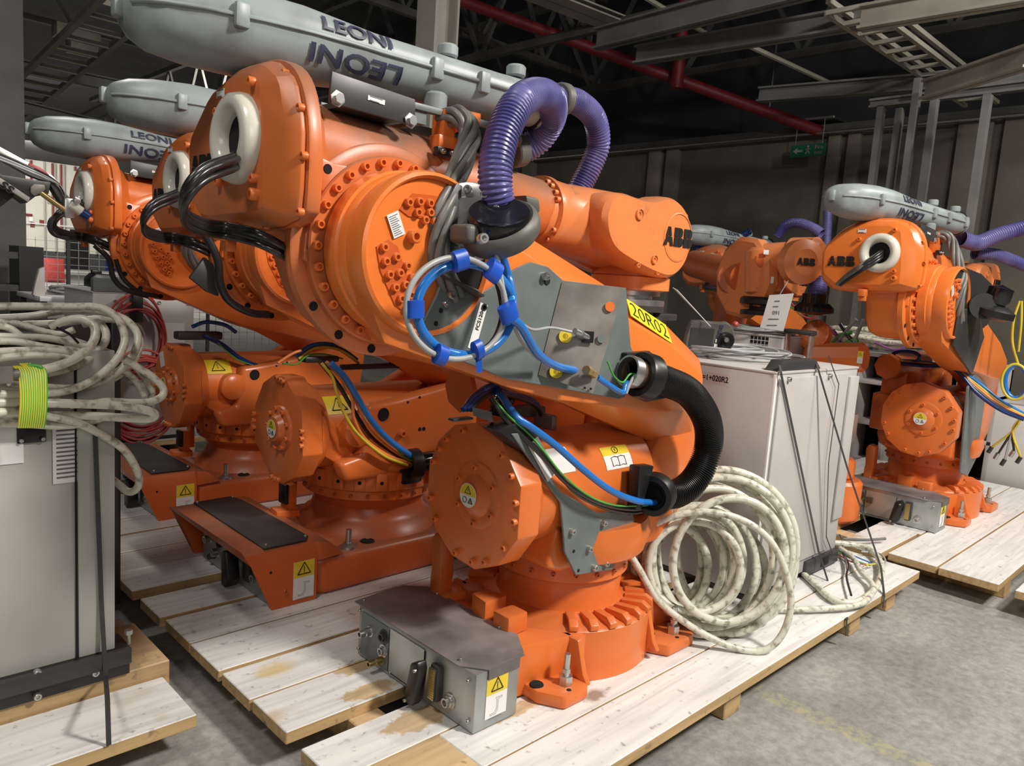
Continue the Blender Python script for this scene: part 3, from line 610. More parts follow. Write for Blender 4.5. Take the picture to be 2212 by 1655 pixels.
def make_robot(name, label, kind, U, skirt):
    """kind: 'long' or 'short' lower arm; U moves everything carried by the lower arm"""
    R = thing(name, label, 'robot'); U = V(U); a3 = A3 + U
    OG = 'orange'
    # ---- base
    if not skirt:
        b = B()
        b.lathe([(.385, 0), (.385, .19), (.375, .20), (.26, .215), (.25, .25), (.255, .30), (.25, .33), (.0, .33)], (0, 0, 0), (0, 0, 1), 72)
        b.prism([(-.56, -.24), (-.20, -.33), (-.20, .33), (-.56, .24)], 'z', 0, .19, .012)
        for sx, sy in ((-1, -1), (-1, 1), (1, -1), (1, 1)):
            xa = -.455 if sx < 0 else .17; xb = -.255 if sx < 0 else .43
            b.prism([(xa, sy * .15), (xb, sy * .15), (xb, sy * .39), (xb - .03, sy * .42), (xa + .05, sy * .42), (xa, sy * .33)], 'z', 0, .05, .012)
            g = xb if sx < 0 else xa
            b.prism([(sy * .15, .03), (sy * .41, .04), (sy * .385, .075), (sy * .35, .19), (sy * .15, .19)], 'x', g - .022, g + .002, .006)
            b.prism([(xa, sy * .20), (xb, sy * .20), (xb, sy * .285), (xa, sy * .245)], 'z', .03, .17, .01)
        base = b.done('base', M['orange'], R, 40)
        for i in range(30):
            a = i * 2 * PI / 30 + .05
            if 2.3 < a < 4.0: continue
            o = B().prism([(.275, .195), (.388, .195), (.388, .215), (.36, .232), (.275, .225)], 'y', -.017, .017, .003).done('rib', M['orange'], base) if i == 0 else None
            if o is None:
                o = bpy.data.objects.new('rib', rib0); C.objects.link(o); o.parent = base
            else: rib0 = o.data
            o.rotation_euler = (0, 0, a)
        for x, y in ((-.34, -.36), (.33, -.36), (-.34, .36), (.33, .36)):
            k = B().cyl((x, y, .045), (x, y, .085), .026, 6).cyl((x, y, .0), (x, y, .165), .0115, 12).cyl((x, y, .095), (x, y, .11), .016, 6)
            k.done('anchor_bolt', M['steel'], R)
            hole(base, (x - .085, y + (.06 if y < 0 else -.06), .0505), (0, 0, 1), .026)
            hole(base, (x - .02, y - .035 if y < 0 else y + .035, .0505), (0, 0, 1), .009)
        B().prism([(-.47, -.06), (-.36, -.06), (-.375, .035), (-.455, .035)], 'z', .19, .28, .008).done('stop_block', M['orange'], base)
        B().box((-.47, -.185, .19), (-.37, -.10, .265), .01).done('stop_block', M['orange'], base)
        B().prism([(.21, .19), (.27, .19), (.27, .27), (.265, .30), (.275, .42), (.255, .455), (.21, .445), (.205, .30)], 'x', -.47, -.40, .008).prism([(-.47, .17), (-.36, .15), (-.34, .26), (-.45, .28)], 'z', .19, .225, .008).done('stop_arm', M['orange'], base)
        B().lathe([(.05, .19), (.045, .23), (0, .235)], (-.33, .16, 0), (0, 0, 1), 20).done('boss', M['orange_dark'], base)
        # connector box
        x0, x1, y0, y1, zt = -.75, -.555, -.333, .335, .205
        b = B().box((x0, y0, .004), (x1, y1, zt), .003)
        cb = b.done('connector_box', M['galv'], R)
        B().prism([(x0 - .012, -.255), (x0 - .012, .352), (-.62, .37), (-.52, .37), (-.45, .30), (-.45, -.215), (-.535, -.334), (-.70, -.338)], 'z', zt + .001, zt + .006, .001).prism([(-.70, -.339), (-.56, -.339), (-.56, -.334), (-.70, -.334)], 'z', zt - .03, zt + .004).done('box_lid', M['lid'], R)
        for x, y in ((-.735, .33), (-.735, -.235), (-.47, .22), (-.47, -.14)): bolt(cb, (x, y, zt + .008), (0, 0, 1), .006, 'steel')
        xf = x0 - .001
        B().quad((xf, .215, .10), (0, -1, 0), (0, 0, 1), .20, .165, .002).done('recess_plate', M['gplate'], R)
        B().quad((xf, .03, .10), (0, -1, 0), (0, 0, 1), .20, .17, .003).done('cover_plate', M['galv'], R)
        b = B()
        for y in (.132, -.072): b.box((xf - .004, y - .0012, .02), (xf, y + .0012, .18))
        b.box((xf - .004, -.07, .018), (xf, .13, .0205)); b.done('panel_gap', M['darkin'], R)
        for y, z in ((.325, .18), (.325, .03), (.12, .02), (-.30, .175), (-.31, .04), (-.05, .02), (.145, .08)): bolt(cb, (xf - .001, y, z), (-1, 0, 0), .0065, 'steel')
        def plug(nm, y, z, r, L, mat): B().lathe([(r * 1.35, 0), (r * 1.35, .005), (r, .006), (r, L * .5), (r * .8, L * .55), (r * .8, L), (r * .55, L), (r * .5, L * .4), (0, L * .4)], (xf, y, z), (-1, 0, 0), 18).done(nm, M[mat], R)
        plug('round_connector', -.215, .065, .02, .025, 'steel'); plug('round_connector', .255, .125, .016, .05, 'steel'); plug('round_connector', .165, .14, .02, .02, 'dgrey')
        plug('round_connector', .165, .085, .018, .02, 'steel'); plug('air_fitting', .175, .045, .014, .06, 'brass')
        b = B().box((xf - .03, -.178, .045), (xf, -.135, .175), .01)
        b.box((xf - .036, -.172, .055), (xf - .028, -.141, .165), .003); b.done('socket_frame', M['dgrey'], R)
        ps = B()
        for i in range(12):
            for j in range(5): ps.cyl((xf - .040, -.169 + j * .0062, .062 + i * .0085), (xf - .036, -.169 + j * .0062, .062 + i * .0085), .002, 5)
        ps.box((xf - .0375, -.1715, .056), (xf - .0362, -.1415, .164)); ps.done('contact_pins', M['brass'], R)['kind'] = 'stuff'
        B().prism([(-.085, .165), (-.125, .185), (-.135, .16), (-.12, .045), (-.105, .02), (-.075, .015), (-.06, .035)], 'x', xf - .075, xf - .035, .008).done('connector_hood', M['black'], R)
        for y, z in ((-.12, .155), (-.075, .03)): bolt(cb, (xf - .077, y, z), (-1, 0, 0), .006, 'steel')
        sticker('arm_sticker', R, (-.655, y0 - .001, .105), (1, 0, 0), (0, 0, 1), .095, .14, 'arm')
        neck = (.27, .335)
    else:
        b = B()
        b.prism([(-.56, 0), (-.56, -.38), (-.50, -.40), (.50, -.40), (.56, -.30), (.56, .30), (.50, .40), (-.50, .40), (-.56, .38)], 'z', 0, .175, .03, 3)
        b.loft([[(-.56 - k, y, z) for y, z in ((-.41, 0), (-.41, .2), (-.39, .255), (-.36, .265), (.36, .265), (.41, .255), (.43, .2), (.43, 0), (.40, 0), (.40, .22), (-.385, .22), (-.385, 0))] for k in (0, .001)][:1] +
               [[(x, y, z) for x, y, z in ((-.77, -.41, 0), (-.87, -.41, .215), (-.89, -.39, .255), (-.89, -.36, .265), (-.89, .36, .265), (-.89, .41, .255), (-.87, .43, .215), (-.77, .43, 0), (-.77, .40, 0), (-.86, .40, .22), (-.86, -.385, .22), (-.77, -.385, 0))]])
        b.prism([(-.56, .17), (-.56, .262), (-.50, .25), (-.42, .18)], 'y', -.41, .41, .01)
        b.lathe([(.36, .17), (.335, .22), (.31, .235), (.29, .26), (.28, .30), (.30, .34), (0, .34)], (-.03, 0, 0), (0, 0, 1), 56)
        base = b.done('base', M['orange_dark'], R, 40)
        B().prism([(-.80, -.38), (-.79, .38), (-.60, .39), (-.575, .30), (-.57, -.34), (-.60, -.38)], 'z', .2655, .273, .002).done('grip_cover', M['tread'], R)
        for x, y in ((-.78, -.36), (-.78, .36), (-.60, .36), (-.59, -.35)): bolt(base, (x, y, .275), (0, 0, 1), .006, 'steel')
        for x, y in ((-.36, -.34), (.36, -.34)):
            B().cyl((x, y, .17), (x, y, .185), .04, 20).cyl((x, y, .185), (x, y, .20), .022, 6).cyl((x, y, .17), (x, y, .262), .014, 12).done('anchor_bolt', M['steel'], R)
            hole(base, (x + .12, y + .02, .176), (0, 0, 1), .035); hole(base, (x - .12, y + .02, .176), (0, 0, 1), .03)
        hole(base, (-.78, -.411, .17), (0, -1, 0), .006)
        bolt(base, (-.71, -.405, .07), (0, -1, 0), .010, 'orange_dark')
        bx = B().box((-.76, -.33, .004), (-.60, .33, .20), .003).done('connector_box', M['galv'], R)
        for y, z, r in ((.25, .12, .018), (.16, .08, .02), (.10, .14, .015), (-.02, .10, .018), (-.25, .09, .018), (.2, .05, .014)):
            B().lathe([(r * 1.3, 0), (r, .006), (r, .03), (r * .6, .03), (r * .5, .01), (0, .01)], (-.76, y, z), (-1, 0, 0), 14).done('round_connector', M['steel' if r > .016 else 'dgrey'], R)
        B().prism([(-.05, .165), (-.10, .18), (-.13, .05), (-.10, .01), (-.06, .01)], 'x', -.84, -.78, .008).done('connector_hood', M['black'], R)
        B().box((-.78, -.20, .05), (-.76, -.14, .17), .008).done('socket_frame', M['dgrey'], R)
        sticker('arm_sticker', R, (-.625, -.4112, .105), (1, 0, 0), (0, 0, 1), .10, .17, 'arm')
        # stop with damper on top
        B().prism([(-.53, .03), (-.42, .0), (-.40, .10), (-.52, .12)], 'z', .24, .275, .006).box((-.47, .02, .27), (-.43, .11, .40), .006).done('stop_arm', M['orange'], R)
        B().box((-.49, .03, .30), (-.465, .10, .40), .008).done('rubber_damper', M['black'], R)
        B().box((-.36, .20, .25), (-.33, .26, .42), .005).done('stop_post', M['orange'], R)
    # ---- turntable
    b = B()
    if skirt:
        b.lathe([(.29, .33), (.30, .34), (.335, .36), (.335, .40), (.35, .41), (.35, .52), (.34, .56), (0, .56)], (-.03, 0, 0), (0, 0, 1), 56)
        b.prism([(-.42, .58), (-.38, .48), (.40, .48), (.56, .62), (.60, .90), (.52, 1.0), (.40, 1.0), (.30, .93), (-.10, .86), (-.27, .84), (-.29, .60)], 'y', -.33, -.24, .03, 3)
        b.prism([(-.42, .58), (-.38, .48), (.40, .48), (.56, .62), (.60, .90), (.52, 1.0), (.40, 1.0), (.10, .85), (-.32, .83), (-.40, .78)], 'y', .10, .20, .03, 3)
        b.box((-.35, -.21, .50), (.5, .15, .62), .02)
        b.lathe([(.08, 0), (.078, .05), (.06, .065), (0, .065)], (-.31, -.27, .72), (0, -1, 0), 28)
        b.prism([(-.30, .50), (-.30, .62), (-.44, .80), (-.50, .72), (-.46, .60)], 'y', -.27, -.22, .02)
    else:
        b.lathe([(.265, .33), (.275, .335), (.275, .40), (.30, .41), (.335, .43), (.355, .50), (.34, .56), (0, .56)], (0, 0, 0), (0, 0, 1), 56)
        b.prism([(-.37, .45), (-.30, .42), (.30, .42), (.50, .55), (.60, .80), (.57, .99), (.46, 1.03), (.34, .98), (.22, .80), (.12, .66), (.02, .58), (-.22, .55), (-.33, .60)], 'y', -.26, -.12, .02, 3)
        b.prism([(-.37, .45), (-.30, .42), (.30, .42), (.50, .55), (.60, .80), (.57, .99), (.46, 1.03), (.34, .98), (.22, .80), (.0, .62), (-.25, .60)], 'y', .06, .20, .02, 3)
        b.box((-.25, -.2, .42), (.45, .16, .56), .02)
    tt = b.done('turntable', M['orange'], R, 40)
    if skirt:
        for i in range(22):
            a = i * 2 * PI / 22
            if i == 0: o = B().box((.34, -.026, .415), (.368, .026, .50), .004).done('lug', M['orange'], tt, loc=(-.03, 0, 0)); lm = o.data
            else: o = bpy.data.objects.new('lug', lm); C.objects.link(o); o.parent = tt; o.location = (-.03, 0, 0)
            o.rotation_euler = (0, 0, a)
            hole(tt, (-.03 + .3685 * math.cos(a), .3685 * math.sin(a), .455), (math.cos(a), math.sin(a), 0), .009)
        ring_bolts(tt, (-.03, 0, .385), (0, 0, 1), .338, 1, .004, OG)
        for i in range(26):
            a = i * 2 * PI / 26; bolt(tt, (-.03 + .334 * math.cos(a), .334 * math.sin(a), .38), (math.cos(a), math.sin(a), 0), .010, 'orange_dark')
        hole(tt, (-.19, -.331, .79), (0, -1, 0), .032); bolt(tt, (-.08, -.33, .69), (0, -1, 0), .018, OG)
        for x in (.03, .055): hole(tt, (x, -.331, .70), (0, -1, 0), .010)
        for x, z in ((-.05, .84), (.02, .86)): hole(tt, (x, -.331, z), (0, -1, 0), .006)
    else:
        for i in range(20):
            a = i * 2 * PI / 20; bolt(tt, (.274 * math.cos(a), .274 * math.sin(a), .365), (math.cos(a), math.sin(a), 0), .009, 'orange_dark')
    # ---- balancing cylinder
    cyx, cyy, cyz = -.58, -.09, .71
    b = B()
    b.cyl((-.50, cyy, cyz), (.20, cyy, cyz), .20 if not skirt else .195, 48, c=.01)
    b.lathe([(.225, 0), (.215, .03), (.20, .05)], (-.50, cyy, cyz), (1, 0, 0), 48)
    b.cyl((.12, cyy + .02, cyz), (.34, cyy + .05, cyz + .04), .16, 32, .11)
    bc = b.done('balancing_cylinder', M['orange'], R, 40)
    rr = .25
    if not skirt: angs = [14, 38, 62, 90, 122, 160, 200, 232, 262, 290, 318, 346]
    else: angs = [18, 50, 78, 102, 150, 198, 230, 258, 282, 338]
    k = 1.0 if not skirt else .98
    poly = [(cyy + rr * k * math.cos(math.radians(a)), cyz + rr * k * 1.03 * math.sin(math.radians(a))) for a in angs]
    b = B().prism(poly, 'x', -.60, -.50, .006)
    b.lathe([(.118, 0), (.115, .006), (.105, .009), (.075, .010), (.062, .020), (.03, .030), (0, .033)] if not skirt else [(.105, 0), (.10, .012), (.09, .016), (.07, .017), (.055, .04), (0, .045)], (-.60, cyy - .03, cyz + .01), (-1, 0, 0), 44)
    cap = b.done('cylinder_end_cap', M['orange'], R, 25)
    if not skirt:
        for a in (62, 48, 35, 145, 160, 175, 190, 205, 245, 262, 278, 300, 318, 335, 350): pass
        for a in (20, 35, 50, 75, 130, 150, 172, 188, 215, 245, 262, 285, 325, 345):
            bolt(cap, (-.602, cyy + .222 * math.cos(math.radians(a)), cyz + .228 * math.sin(math.radians(a))), (-1, 0, 0), .0118, OG)
        for a in (25, 85, 150, 210, 270, 330): bolt(cap, (-.607, cyy - .03 + .097 * math.cos(math.radians(a)), cyz + .01 + .097 * math.sin(math.radians(a))), (-1, 0, 0), .0108, OG)
    else:
        for a in (95, 102, 88, 172, 180, 188, 0, 8, -8, 262, 270, 278):
            bolt(cap, (-.602, cyy + .228 * math.cos(math.radians(a)), cyz + .234 * math.sin(math.radians(a))), (-1, 0, 0), .0118, OG)
        for a in range(0, 360, 40): bolt(cap, (-.615, cyy - .03 + .092 * math.cos(math.radians(a)), cyz + .01 + .092 * math.sin(math.radians(a))), (-1, 0, 0), .0108, OG)
    tri_sticker(R, (-.634 if not skirt else -.646, cyy - .02 if not skirt else cyy - .028, cyz + .012), (0, -1, 0), (0, 0, 1), .042)
    # cylinder stickers
    def cylst(nm, x0, x1, a0, a1, mat, r=.2015, par=None, rc=None):
        t = B(); n = 8; bm = t.bm; q = [[bm.verts.new((x, cyy - r * math.cos(a0 + (a1 - a0) * i / n), cyz + r * math.sin(a0 + (a1 - a0) * i / n))) for i in range(n + 1)] for x in (x0, x1)]
        for i in range(n): bm.faces.new((q[0][i], q[1][i], q[1][i + 1], q[0][i + 1]))
        return t.done(nm, M[mat], par or R, 60)
    rs = .2015 if not skirt else .1965
    s1 = cylst('manual_sticker', -.10, .06, .35, .62, 'white', rs); cylst('yellow_field', -.10, .06, .62, .80, 'ylabel', rs, s1)
    s2 = cylst('warning_sticker', -.40 if not skirt else -.46, -.27 if not skirt else -.30, .45, .95, 'white' if not skirt else 'ylabel', rs)
    if skirt:
        T = []
        for px_, a in ((-.42, .55), (-.34, .55), (-.38, .88)): T.append(V((px_, cyy - (rs + .001) * math.cos(a), cyz + (rs + .001) * math.sin(a))))
        b = B()
        for i in range(3): b.tube([T[i], T[(i + 1) % 3]], .003, 4, sub=1)
        b.tube([(T[0] + T[1]) / 2 * .8 + T[2] * .2, T[2] * .7 + (T[0] + T[1]) * .15], .0025, 4, sub=1); b.done('warning_print', M['ink'], s2, 60)
    else:
        b = B(); a = .715; pc = V((-.02, cyy - (rs + .001) * math.cos(a), cyz + (rs + .001) * math.sin(a))); tg = V((0, math.sin(a), math.cos(a)))
        b.tube([pc + V((1, 0, 0)) * (.016 * math.cos(q * PI / 8)) + tg * (.013 * math.sin(q * PI / 8)) for q in range(16)], .0015, 4, closed=True, sub=1)
        b.tube([pc + tg * .006, pc - tg * .006], .0015, 4, sub=1)
        a = .49; pc = V((-.02, cyy - (rs + .001) * math.cos(a), cyz + (rs + .001) * math.sin(a))); tg = V((0, math.sin(a), math.cos(a)))
        for sg in (-1, 1): b.tube([pc + V((x * sg, 0, 0)) + tg * z for x, z in ((0, .016), (.02, .02), (.04, .016), (.04, -.018), (.02, -.014), (0, -.018), (0, .016))], .0013, 4, sub=1)
        b.done('book_print', M['ink'], s1, 60)
    if not skirt:
        B().cyl((-.42, .22, 1.03), (.30, .22, 1.03), .095, 8, c=.012).box((-.25, .13, .80), (.25, .31, 1.0), .02).prism([(-.36, .10), (-.30, .34), (-.10, .34), (-.05, .14)], 'z', .55, .82, .015).done('drive_motor', M['orange'], R)
    # ---- lower arm
    if kind == 'long': mp = lambda x, z: (x, z)
    else:
        d0 = A2 - A3; L0 = d0.length; d0 = d0.normalized(); n0 = V((-d0.z, 0, d0.x)); d1 = A2 - a3; L1 = d1.length; d1 = d1.normalized(); n1 = V((-d1.z, 0, d1.x))
        def mp(x, z):
            p = V((x, 0, z)) - A3; u = p.dot(d0); v = p.dot(n0); u = u * (L1 / L0) if 0 < u < L0 else (u if u <= 0 else u - L0 + L1); q = a3 + d1 * u + n1 * v; return (q.x, q.z)
    F = [(-1.21, 1.60), (-1.04, 1.70), (-.763, 1.578), (-.45, 1.462), (-.184, 1.365), (.164, 1.251), (.41, 1.124), (.419, 1.06), (.31, .985), (.05, 1.005), (-.19, 1.04), (-.475, 1.077), (-.69, 1.127), (-1.16, 1.268), (-1.235, 1.42)]
    Mm = [(-1.22, 1.62), (-1.03, 1.72), (-.70, 1.652), (-.42, 1.56), (-.005, 1.422), (.30, 1.313), (.56, 1.175), (.61, 1.02), (.585, .80), (.40, .79), (.085, .90), (-.254, 1.025), (-.50, 1.078), (-1.10, 1.265), (-1.235, 1.42)]
    Bk = [(p[0], p[1]) for p in Mm]
    b = B(); b.loft([[(mp(*p)[0], y, mp(*p)[1]) for p in L] for y, L in ((-.33, F), (-.215, Mm), (-.14, Bk))], bevel=.007)
    h = lambda x, z: mp(x, z)
    hx, hz = h(-1.04, 1.505)
    b.lathe([(.225, 0), (.225, .05), (.218, .055), (.218, .075), (.212, .085), (.222, .14), (.216, .165), (.207, .170), (.200, .160), (.200, .15), (0, .15)], (hx, -.190, hz), (0, -1, 0), 64)
    b.lathe([(.175, 0), (.175, .10), (.165, .11), (0, .11)], (A2.x, -.06, A2.z), (0, -1, 0), 48)
    la = b.done('lower_arm', M['orange_lit'] if kind == 'long' else M['orange'], R, 32)
    ring_bolts(la, (A2.x, -.17, A2.z), (0, -1, 0), .145, 20, .011, OG)
    yf = -.342
    # bolt clusters sunk in two pockets of the head
    def pocket(pts, cl):
        B().prism([(hx + x, hz + z) for x, z in pts], 'y', yf - .0015, yf + .002, .0).done('bolt_pocket', M['orange_dark'], R)
        for x, z in cl: bolt(la, (hx + x, yf, hz + z), (0, -1, 0), .0115, OG)
    pocket([(-.06, .155), (.06, .16), (.11, .13), (.12, .095), (-.07, .095), (-.10, .11)],
           [(-.075 + i * .034, .130 + (.006 if 0 < i < 5 else 0)) for i in range(6)] + [(-.035 + i * .038, .118 - .008) for i in range(0)] + [(-.045, .108), (-.005, .112), (.035, .108), (-.02, .086 + .005), (.012, .09)])
    pocket([(-.165, .01), (-.13, .03), (-.10, .015), (-.045, -.10), (-.04, -.14), (-.065, -.155), (-.10, -.135), (-.15, -.05)],
           [(-.145, .01), (-.138, -.025), (-.105, -.012), (-.125, -.058), (-.093, -.052), (-.07, -.032), (-.105, -.09), (-.073, -.082), (-.052, -.062), (-.085, -.118), (-.055, -.108), (-.062, -.138)])
    bolt(la, (hx - .055, yf, hz + .045), (0, -1, 0), .018, OG); B().cyl((hx + .03, yf + .002, hz + .005), (hx + .03, yf - .012, hz + .005), .024, 24, c=.003).done('cap_plug', M['orange'], la)
    sticker('serial_label', R, (hx - .11, yf - .003, hz + .07), (.9, 0, .42), (-.42, 0, .9), .038, .062, 'text')
    # ---- upper arm housing
    b = B()
    pol = [(-1.30, 1.80), (-1.1, 1.80), (-.90, 1.78), (-.55, 1.76), (-.52, 1.63), (-.78, 1.50), (-.86, 1.36), (-1.0, 1.25), (-1.15, 1.28), (-1.22, 1.36), (-1.30, 1.56)]
    b.prism(pol, 'y', -.11, .12, .045, 3)
    b.lathe([(.300, 0), (.300, .03), (.294, .035), (.264, .036), (.264, .06), (.260, .065), (0, .065)], (-1.035, -.11, 1.51), (0, -1, 0), 72)
    ear = [lo(*q_, y=-.163) for q_ in ((688, 336), (722, 352), (762, 360), (800, 350), (862, 356), (930, 400), (930, 500), (740, 600), (655, 562), (660, 505), (688, 452), (702, 428), (690, 396))]
    b.prism([(q_.x, q_.z) for q_ in ear], 'y', -.163, -.10, .006)
    n = 40
    def circ(x, c, r, ys=1): return [(x, c[0] + ys * r * math.cos(2 * PI * i / n), c[1] + r * math.sin(2 * PI * i / n)) for i in range(n)]
    b.lathe([(.150, -1.30), (.142, -1.24), (.140, -1.1), (.14, -.62), (.13, -.52), (.115, -.50), (.112, -.13)], (0, 0, axz(0)), (1, 0, -.054), 48)
    Fp = [(.33, 1.64), (.34, 1.79), (.20, 1.90), (.08, 1.93), (-.04, 1.93), (-.10, 1.90), (-.12, 1.80), (-.13, 1.66), (-.13, 1.585), (.24, 1.575)]
    Rp = [(.36, 1.60), (.37, 1.80), (.23, 1.935), (.08, 1.975), (-.08, 1.97), (-.18, 1.91), (-.228, 1.80), (-.232, 1.66), (-.22, 1.555), (.27, 1.535)]
    Rq = [(.37, 1.60), (.38, 1.80), (.24, 1.945), (.08, 1.985), (-.09, 1.98), (-.19, 1.92), (-.240, 1.80), (-.244, 1.66), (-.23, 1.545), (.27, 1.525)]
    def rnd(L, it=2, e=.25):
        for _ in range(it): L = [q for i in range(len(L)) for q in ((L[i][0] * (1 - e) + L[(i + 1) % len(L)][0] * e, L[i][1] * (1 - e) + L[(i + 1) % len(L)][1] * e), (L[i][0] * e + L[(i + 1) % len(L)][0] * (1 - e), L[i][1] * e + L[(i + 1) % len(L)][1] * (1 - e)))]
        return L
    b.loft([[(x, *p) for p in rnd(L)] for x, L in ((-1.345, Rq), (-1.305, Rq), (-1.29, [(y * .78, 1.76 + (z - 1.76) * .80) for y, z in Rq]), (-1.22, [(y * .52, 1.74 + (z - 1.74) * .64) for y, z in Rq]))], bevel=.006)
    ua = b.done('upper_arm_housing', M['orange_dusty'] if kind == 'long' else M['orange'], R, 38, loc=U)
    b = B(); Fr = rnd(Fp, 1, .12); Rr = rnd(Rp, 1, .16)
    mid = [((a[0] * .35 + c[0] * .65), (a[1] * .35 + c[1] * .65)) for a, c in zip(Fr, Rr)]
    b.loft([[(x, *p) for p in L] for x, L in ((-1.41, Fr), (-1.385, mid), (-1.36, Rr), (-1.346, Rr))], bevel=.006)
    cov = b.done('rear_cover', M['orange_dusty'] if kind == 'long' else M['orange'], R, 16, loc=U)
    for y, z in ((.30, 1.62), (.34, 1.72), (.30, 1.86), (.16, 1.945), (0, 1.962), (-.13, 1.935), (-.215, 1.84), (-.24, 1.72), (-.23, 1.58), (-.05, 1.548), (.12, 1.55)):
        bolt(cov, (-1.352, y * .985, 1.76 + (z - 1.76) * .97), (-1, 0, 0), .0108, OG)
    for y, z, r in ((-.07, 1.905, .012), (.13, 1.85, .012), (.115, 1.665, .012), (-.095, 1.665, .012), (-.10, 1.625, .016)): bolt(cov, (-1.412, y, z), (-1, 0, 0), r, OG)
    rg = B().lathe([(.062, .03), (.062, -.005), (.066, -.026), (.078, -.039), (.094, -.042), (.110, -.033), (.117, -.012), (.117, .01)], (-1.41, 0, 1.77), (1, 0, 0), 48)
    rg.done('cable_ring', M['ivory'], R, 60, loc=U)
    B().lathe([(.0, -.003), (.064, -.003), (.064, .01)], (-1.41, 0, 1.77), (1, 0, 0), 32).done('cable_bore', M['darkin'], R, 30, loc=U)
    logo('logo_letters', R, (-1.413, .225, 1.715), (0, -1, 0), (0, 0, 1), .062, 'ink' if kind == 'long' else 'ink', .003, loc=U)
    sticker('serial_label', R, (-1.412, .12, 1.90), (0, -1, 0), (0, 0, 1), .05, .022, 'text', loc=U)
    for i in range(28):
        a = 2 * PI * i / 28; bolt(ua, (-1.035 + .245 * math.cos(a), -.176, 1.51 + .245 * math.sin(a)), (0, -1, 0), .0125, OG)
    for q_ in ((708, 365), (750, 386), (799, 370), (849, 374), (708, 421), (681, 474), (672, 535), (682, 597)): hole(ua, lo(*q_, y=-.1635), (0, -1, 0), .013)
    for a in (215, 238, 262, 285): hole(ua, (-1.035 + .280 * math.cos(math.radians(a)), -.147, 1.51 + .280 * math.sin(math.radians(a))), (0, -1, 0), .013)
    # cables through the ring
    for i, (dy, dz) in enumerate(((0, 0), (.018, .006), (-.016, .008), (.004, .018), (-.008, -.014))):
        P = [lo(525, 335, x=-1.36), lo(505, 352, x=-1.46), lo(440, 378, x=-1.56), lo(400, 425, x=-1.60), lo(400, 470, x=-1.57), lo(440, 492, x=-1.50), lo(490, 500, x=-1.42), lo(560, 518, y=-.10), lo(640, 560, y=-.08)]
        P = [p + V((0, dy * (.5 + .5 * math.sin(k)), dz)) for k, p in enumerate(P)]
        cable('loop_cable', P, .0085, M['rubber'], R, loc=U)
    pc = lo(490, 503, x=-1.41)
    B().box(pc - V((.03, .02, .022)), pc + V((.03, .02, .022)), .004).box(pc + V((-.01, -.02, -.05)), pc + V((.02, .02, -.02)), .003).done('cable_clamp', M['orange'], R, loc=U)
    # ---- forearm and wrist
    b = B()
    b.lathe([(.112, -.20), (.118, -.17), (.136, -.168), (.138, -.15), (.132, -.13), (.130, -.05), (.138, .05), (.15, .22), (.10, .30)], (0, 0, axz(0)), (1, 0, -.054), 48)
    fl = b.done('forearm', M['orange_worn'], R, 40, loc=U + V((-.125, 0, 0)))
    for a in (112, 125, 140, 152, 205, 222, 238, 40, 60, -30, -60): bolt(fl, (-.172, .122 * math.cos(math.radians(a + 90)) * -1 if False else -.122 * math.sin(math.radians(a)), axz(-.17) + .122 * math.cos(math.radians(a)) * -1 if False else axz(-.17) - .122 * math.cos(math.radians(a))), (-1, 0, 0), .0105, 'orange_worn')
    W = [(.02, 1.60), (-.03, 1.70), (.0, 1.78), (.07, 1.81), (.20, 1.795), (.30, 1.805), (.37, 1.83), (.46, 1.82), (.54, 1.76), (.57, 1.67), (.545, 1.58), (.49, 1.52), (.42, 1.50), (.32, 1.515), (.15, 1.555)]
    Wi = [(.27 + (x - .27) * .93, 1.67 + (z - 1.67) * .90) for x, z in W]
    def rn3(L, y): return [(p[0], y, p[1]) for p in rnd(L, 2)]
    b = B(); b.loft([rn3(Wi, -.205), rn3([(.27 + (x - .27) * .985, 1.67 + (z - 1.67) * .97) for x, z in W], -.185), rn3(W, -.15), rn3(W, -.09), rn3(Wi, -.075), rn3(Wi, .075), rn3(W, .09), rn3(W, .15), rn3(Wi, .20)], bevel=0)
    b.lathe([(.15, 0), (.155, .03), (.155, .06), (.165, .065), (.165, .115), (.14, .12), (0, .12)], (.43, 0, 1.57), (0, 0, -1), 40)
    wr = b.done('wrist', M['orange_worn'], R, 30, loc=U + V((-.125, 0, 0)))
    B().lathe([(.098, 0), (.098, .004), (.092, .006), (.092, .003), (0, .003)], (.45, -.203, 1.672), (0, -1, 0), 40).done('logo_disc', M['orange_worn'], R, 25, loc=U + V((-.125, 0, 0)))
    logo('logo_letters', R, (.45, -.2075, 1.672), (1, 0, 0), (0, 0, 1), .074, 'ink', .002, loc=U + V((-.125, 0, 0)))
    for x, z, r in ((.18, 1.735, .022), (.30, 1.575, .018)): B().lathe([(r, 0), (r, .008), (r * .8, .009), (r * .75, .004), (r * .35, .004), (r * .3, .0), (0, .0)], (x, -.205, z), (0, -1, 0), 24).done('drain_plug', M['orange_worn'], wr)
    for x, z in ((.07, 1.78), (.05, 1.64), (.21, 1.545), (.34, 1.525), (.40, 1.80), (.50, 1.76)): bolt(wr, (x, -.192, z), (0, -1, 0), .010, 'orange_worn')
    B().box((.10, -.135, 1.62), (.005, -.10, 1.74), .02).done('boss', M['orange_worn'], wr)
    b = B().lathe([(.13, 0), (.13, .02), (.10, .022), (.10, .035), (.15, .037), (.15, .06), (.09, .062), (.09, .09), (0, .09)], (.43, 0, 1.45), (0, 0, -1), 36)
    b.done('tool_flange', M['steel'], R, 30, loc=U + V((-.125, 0, 0)))
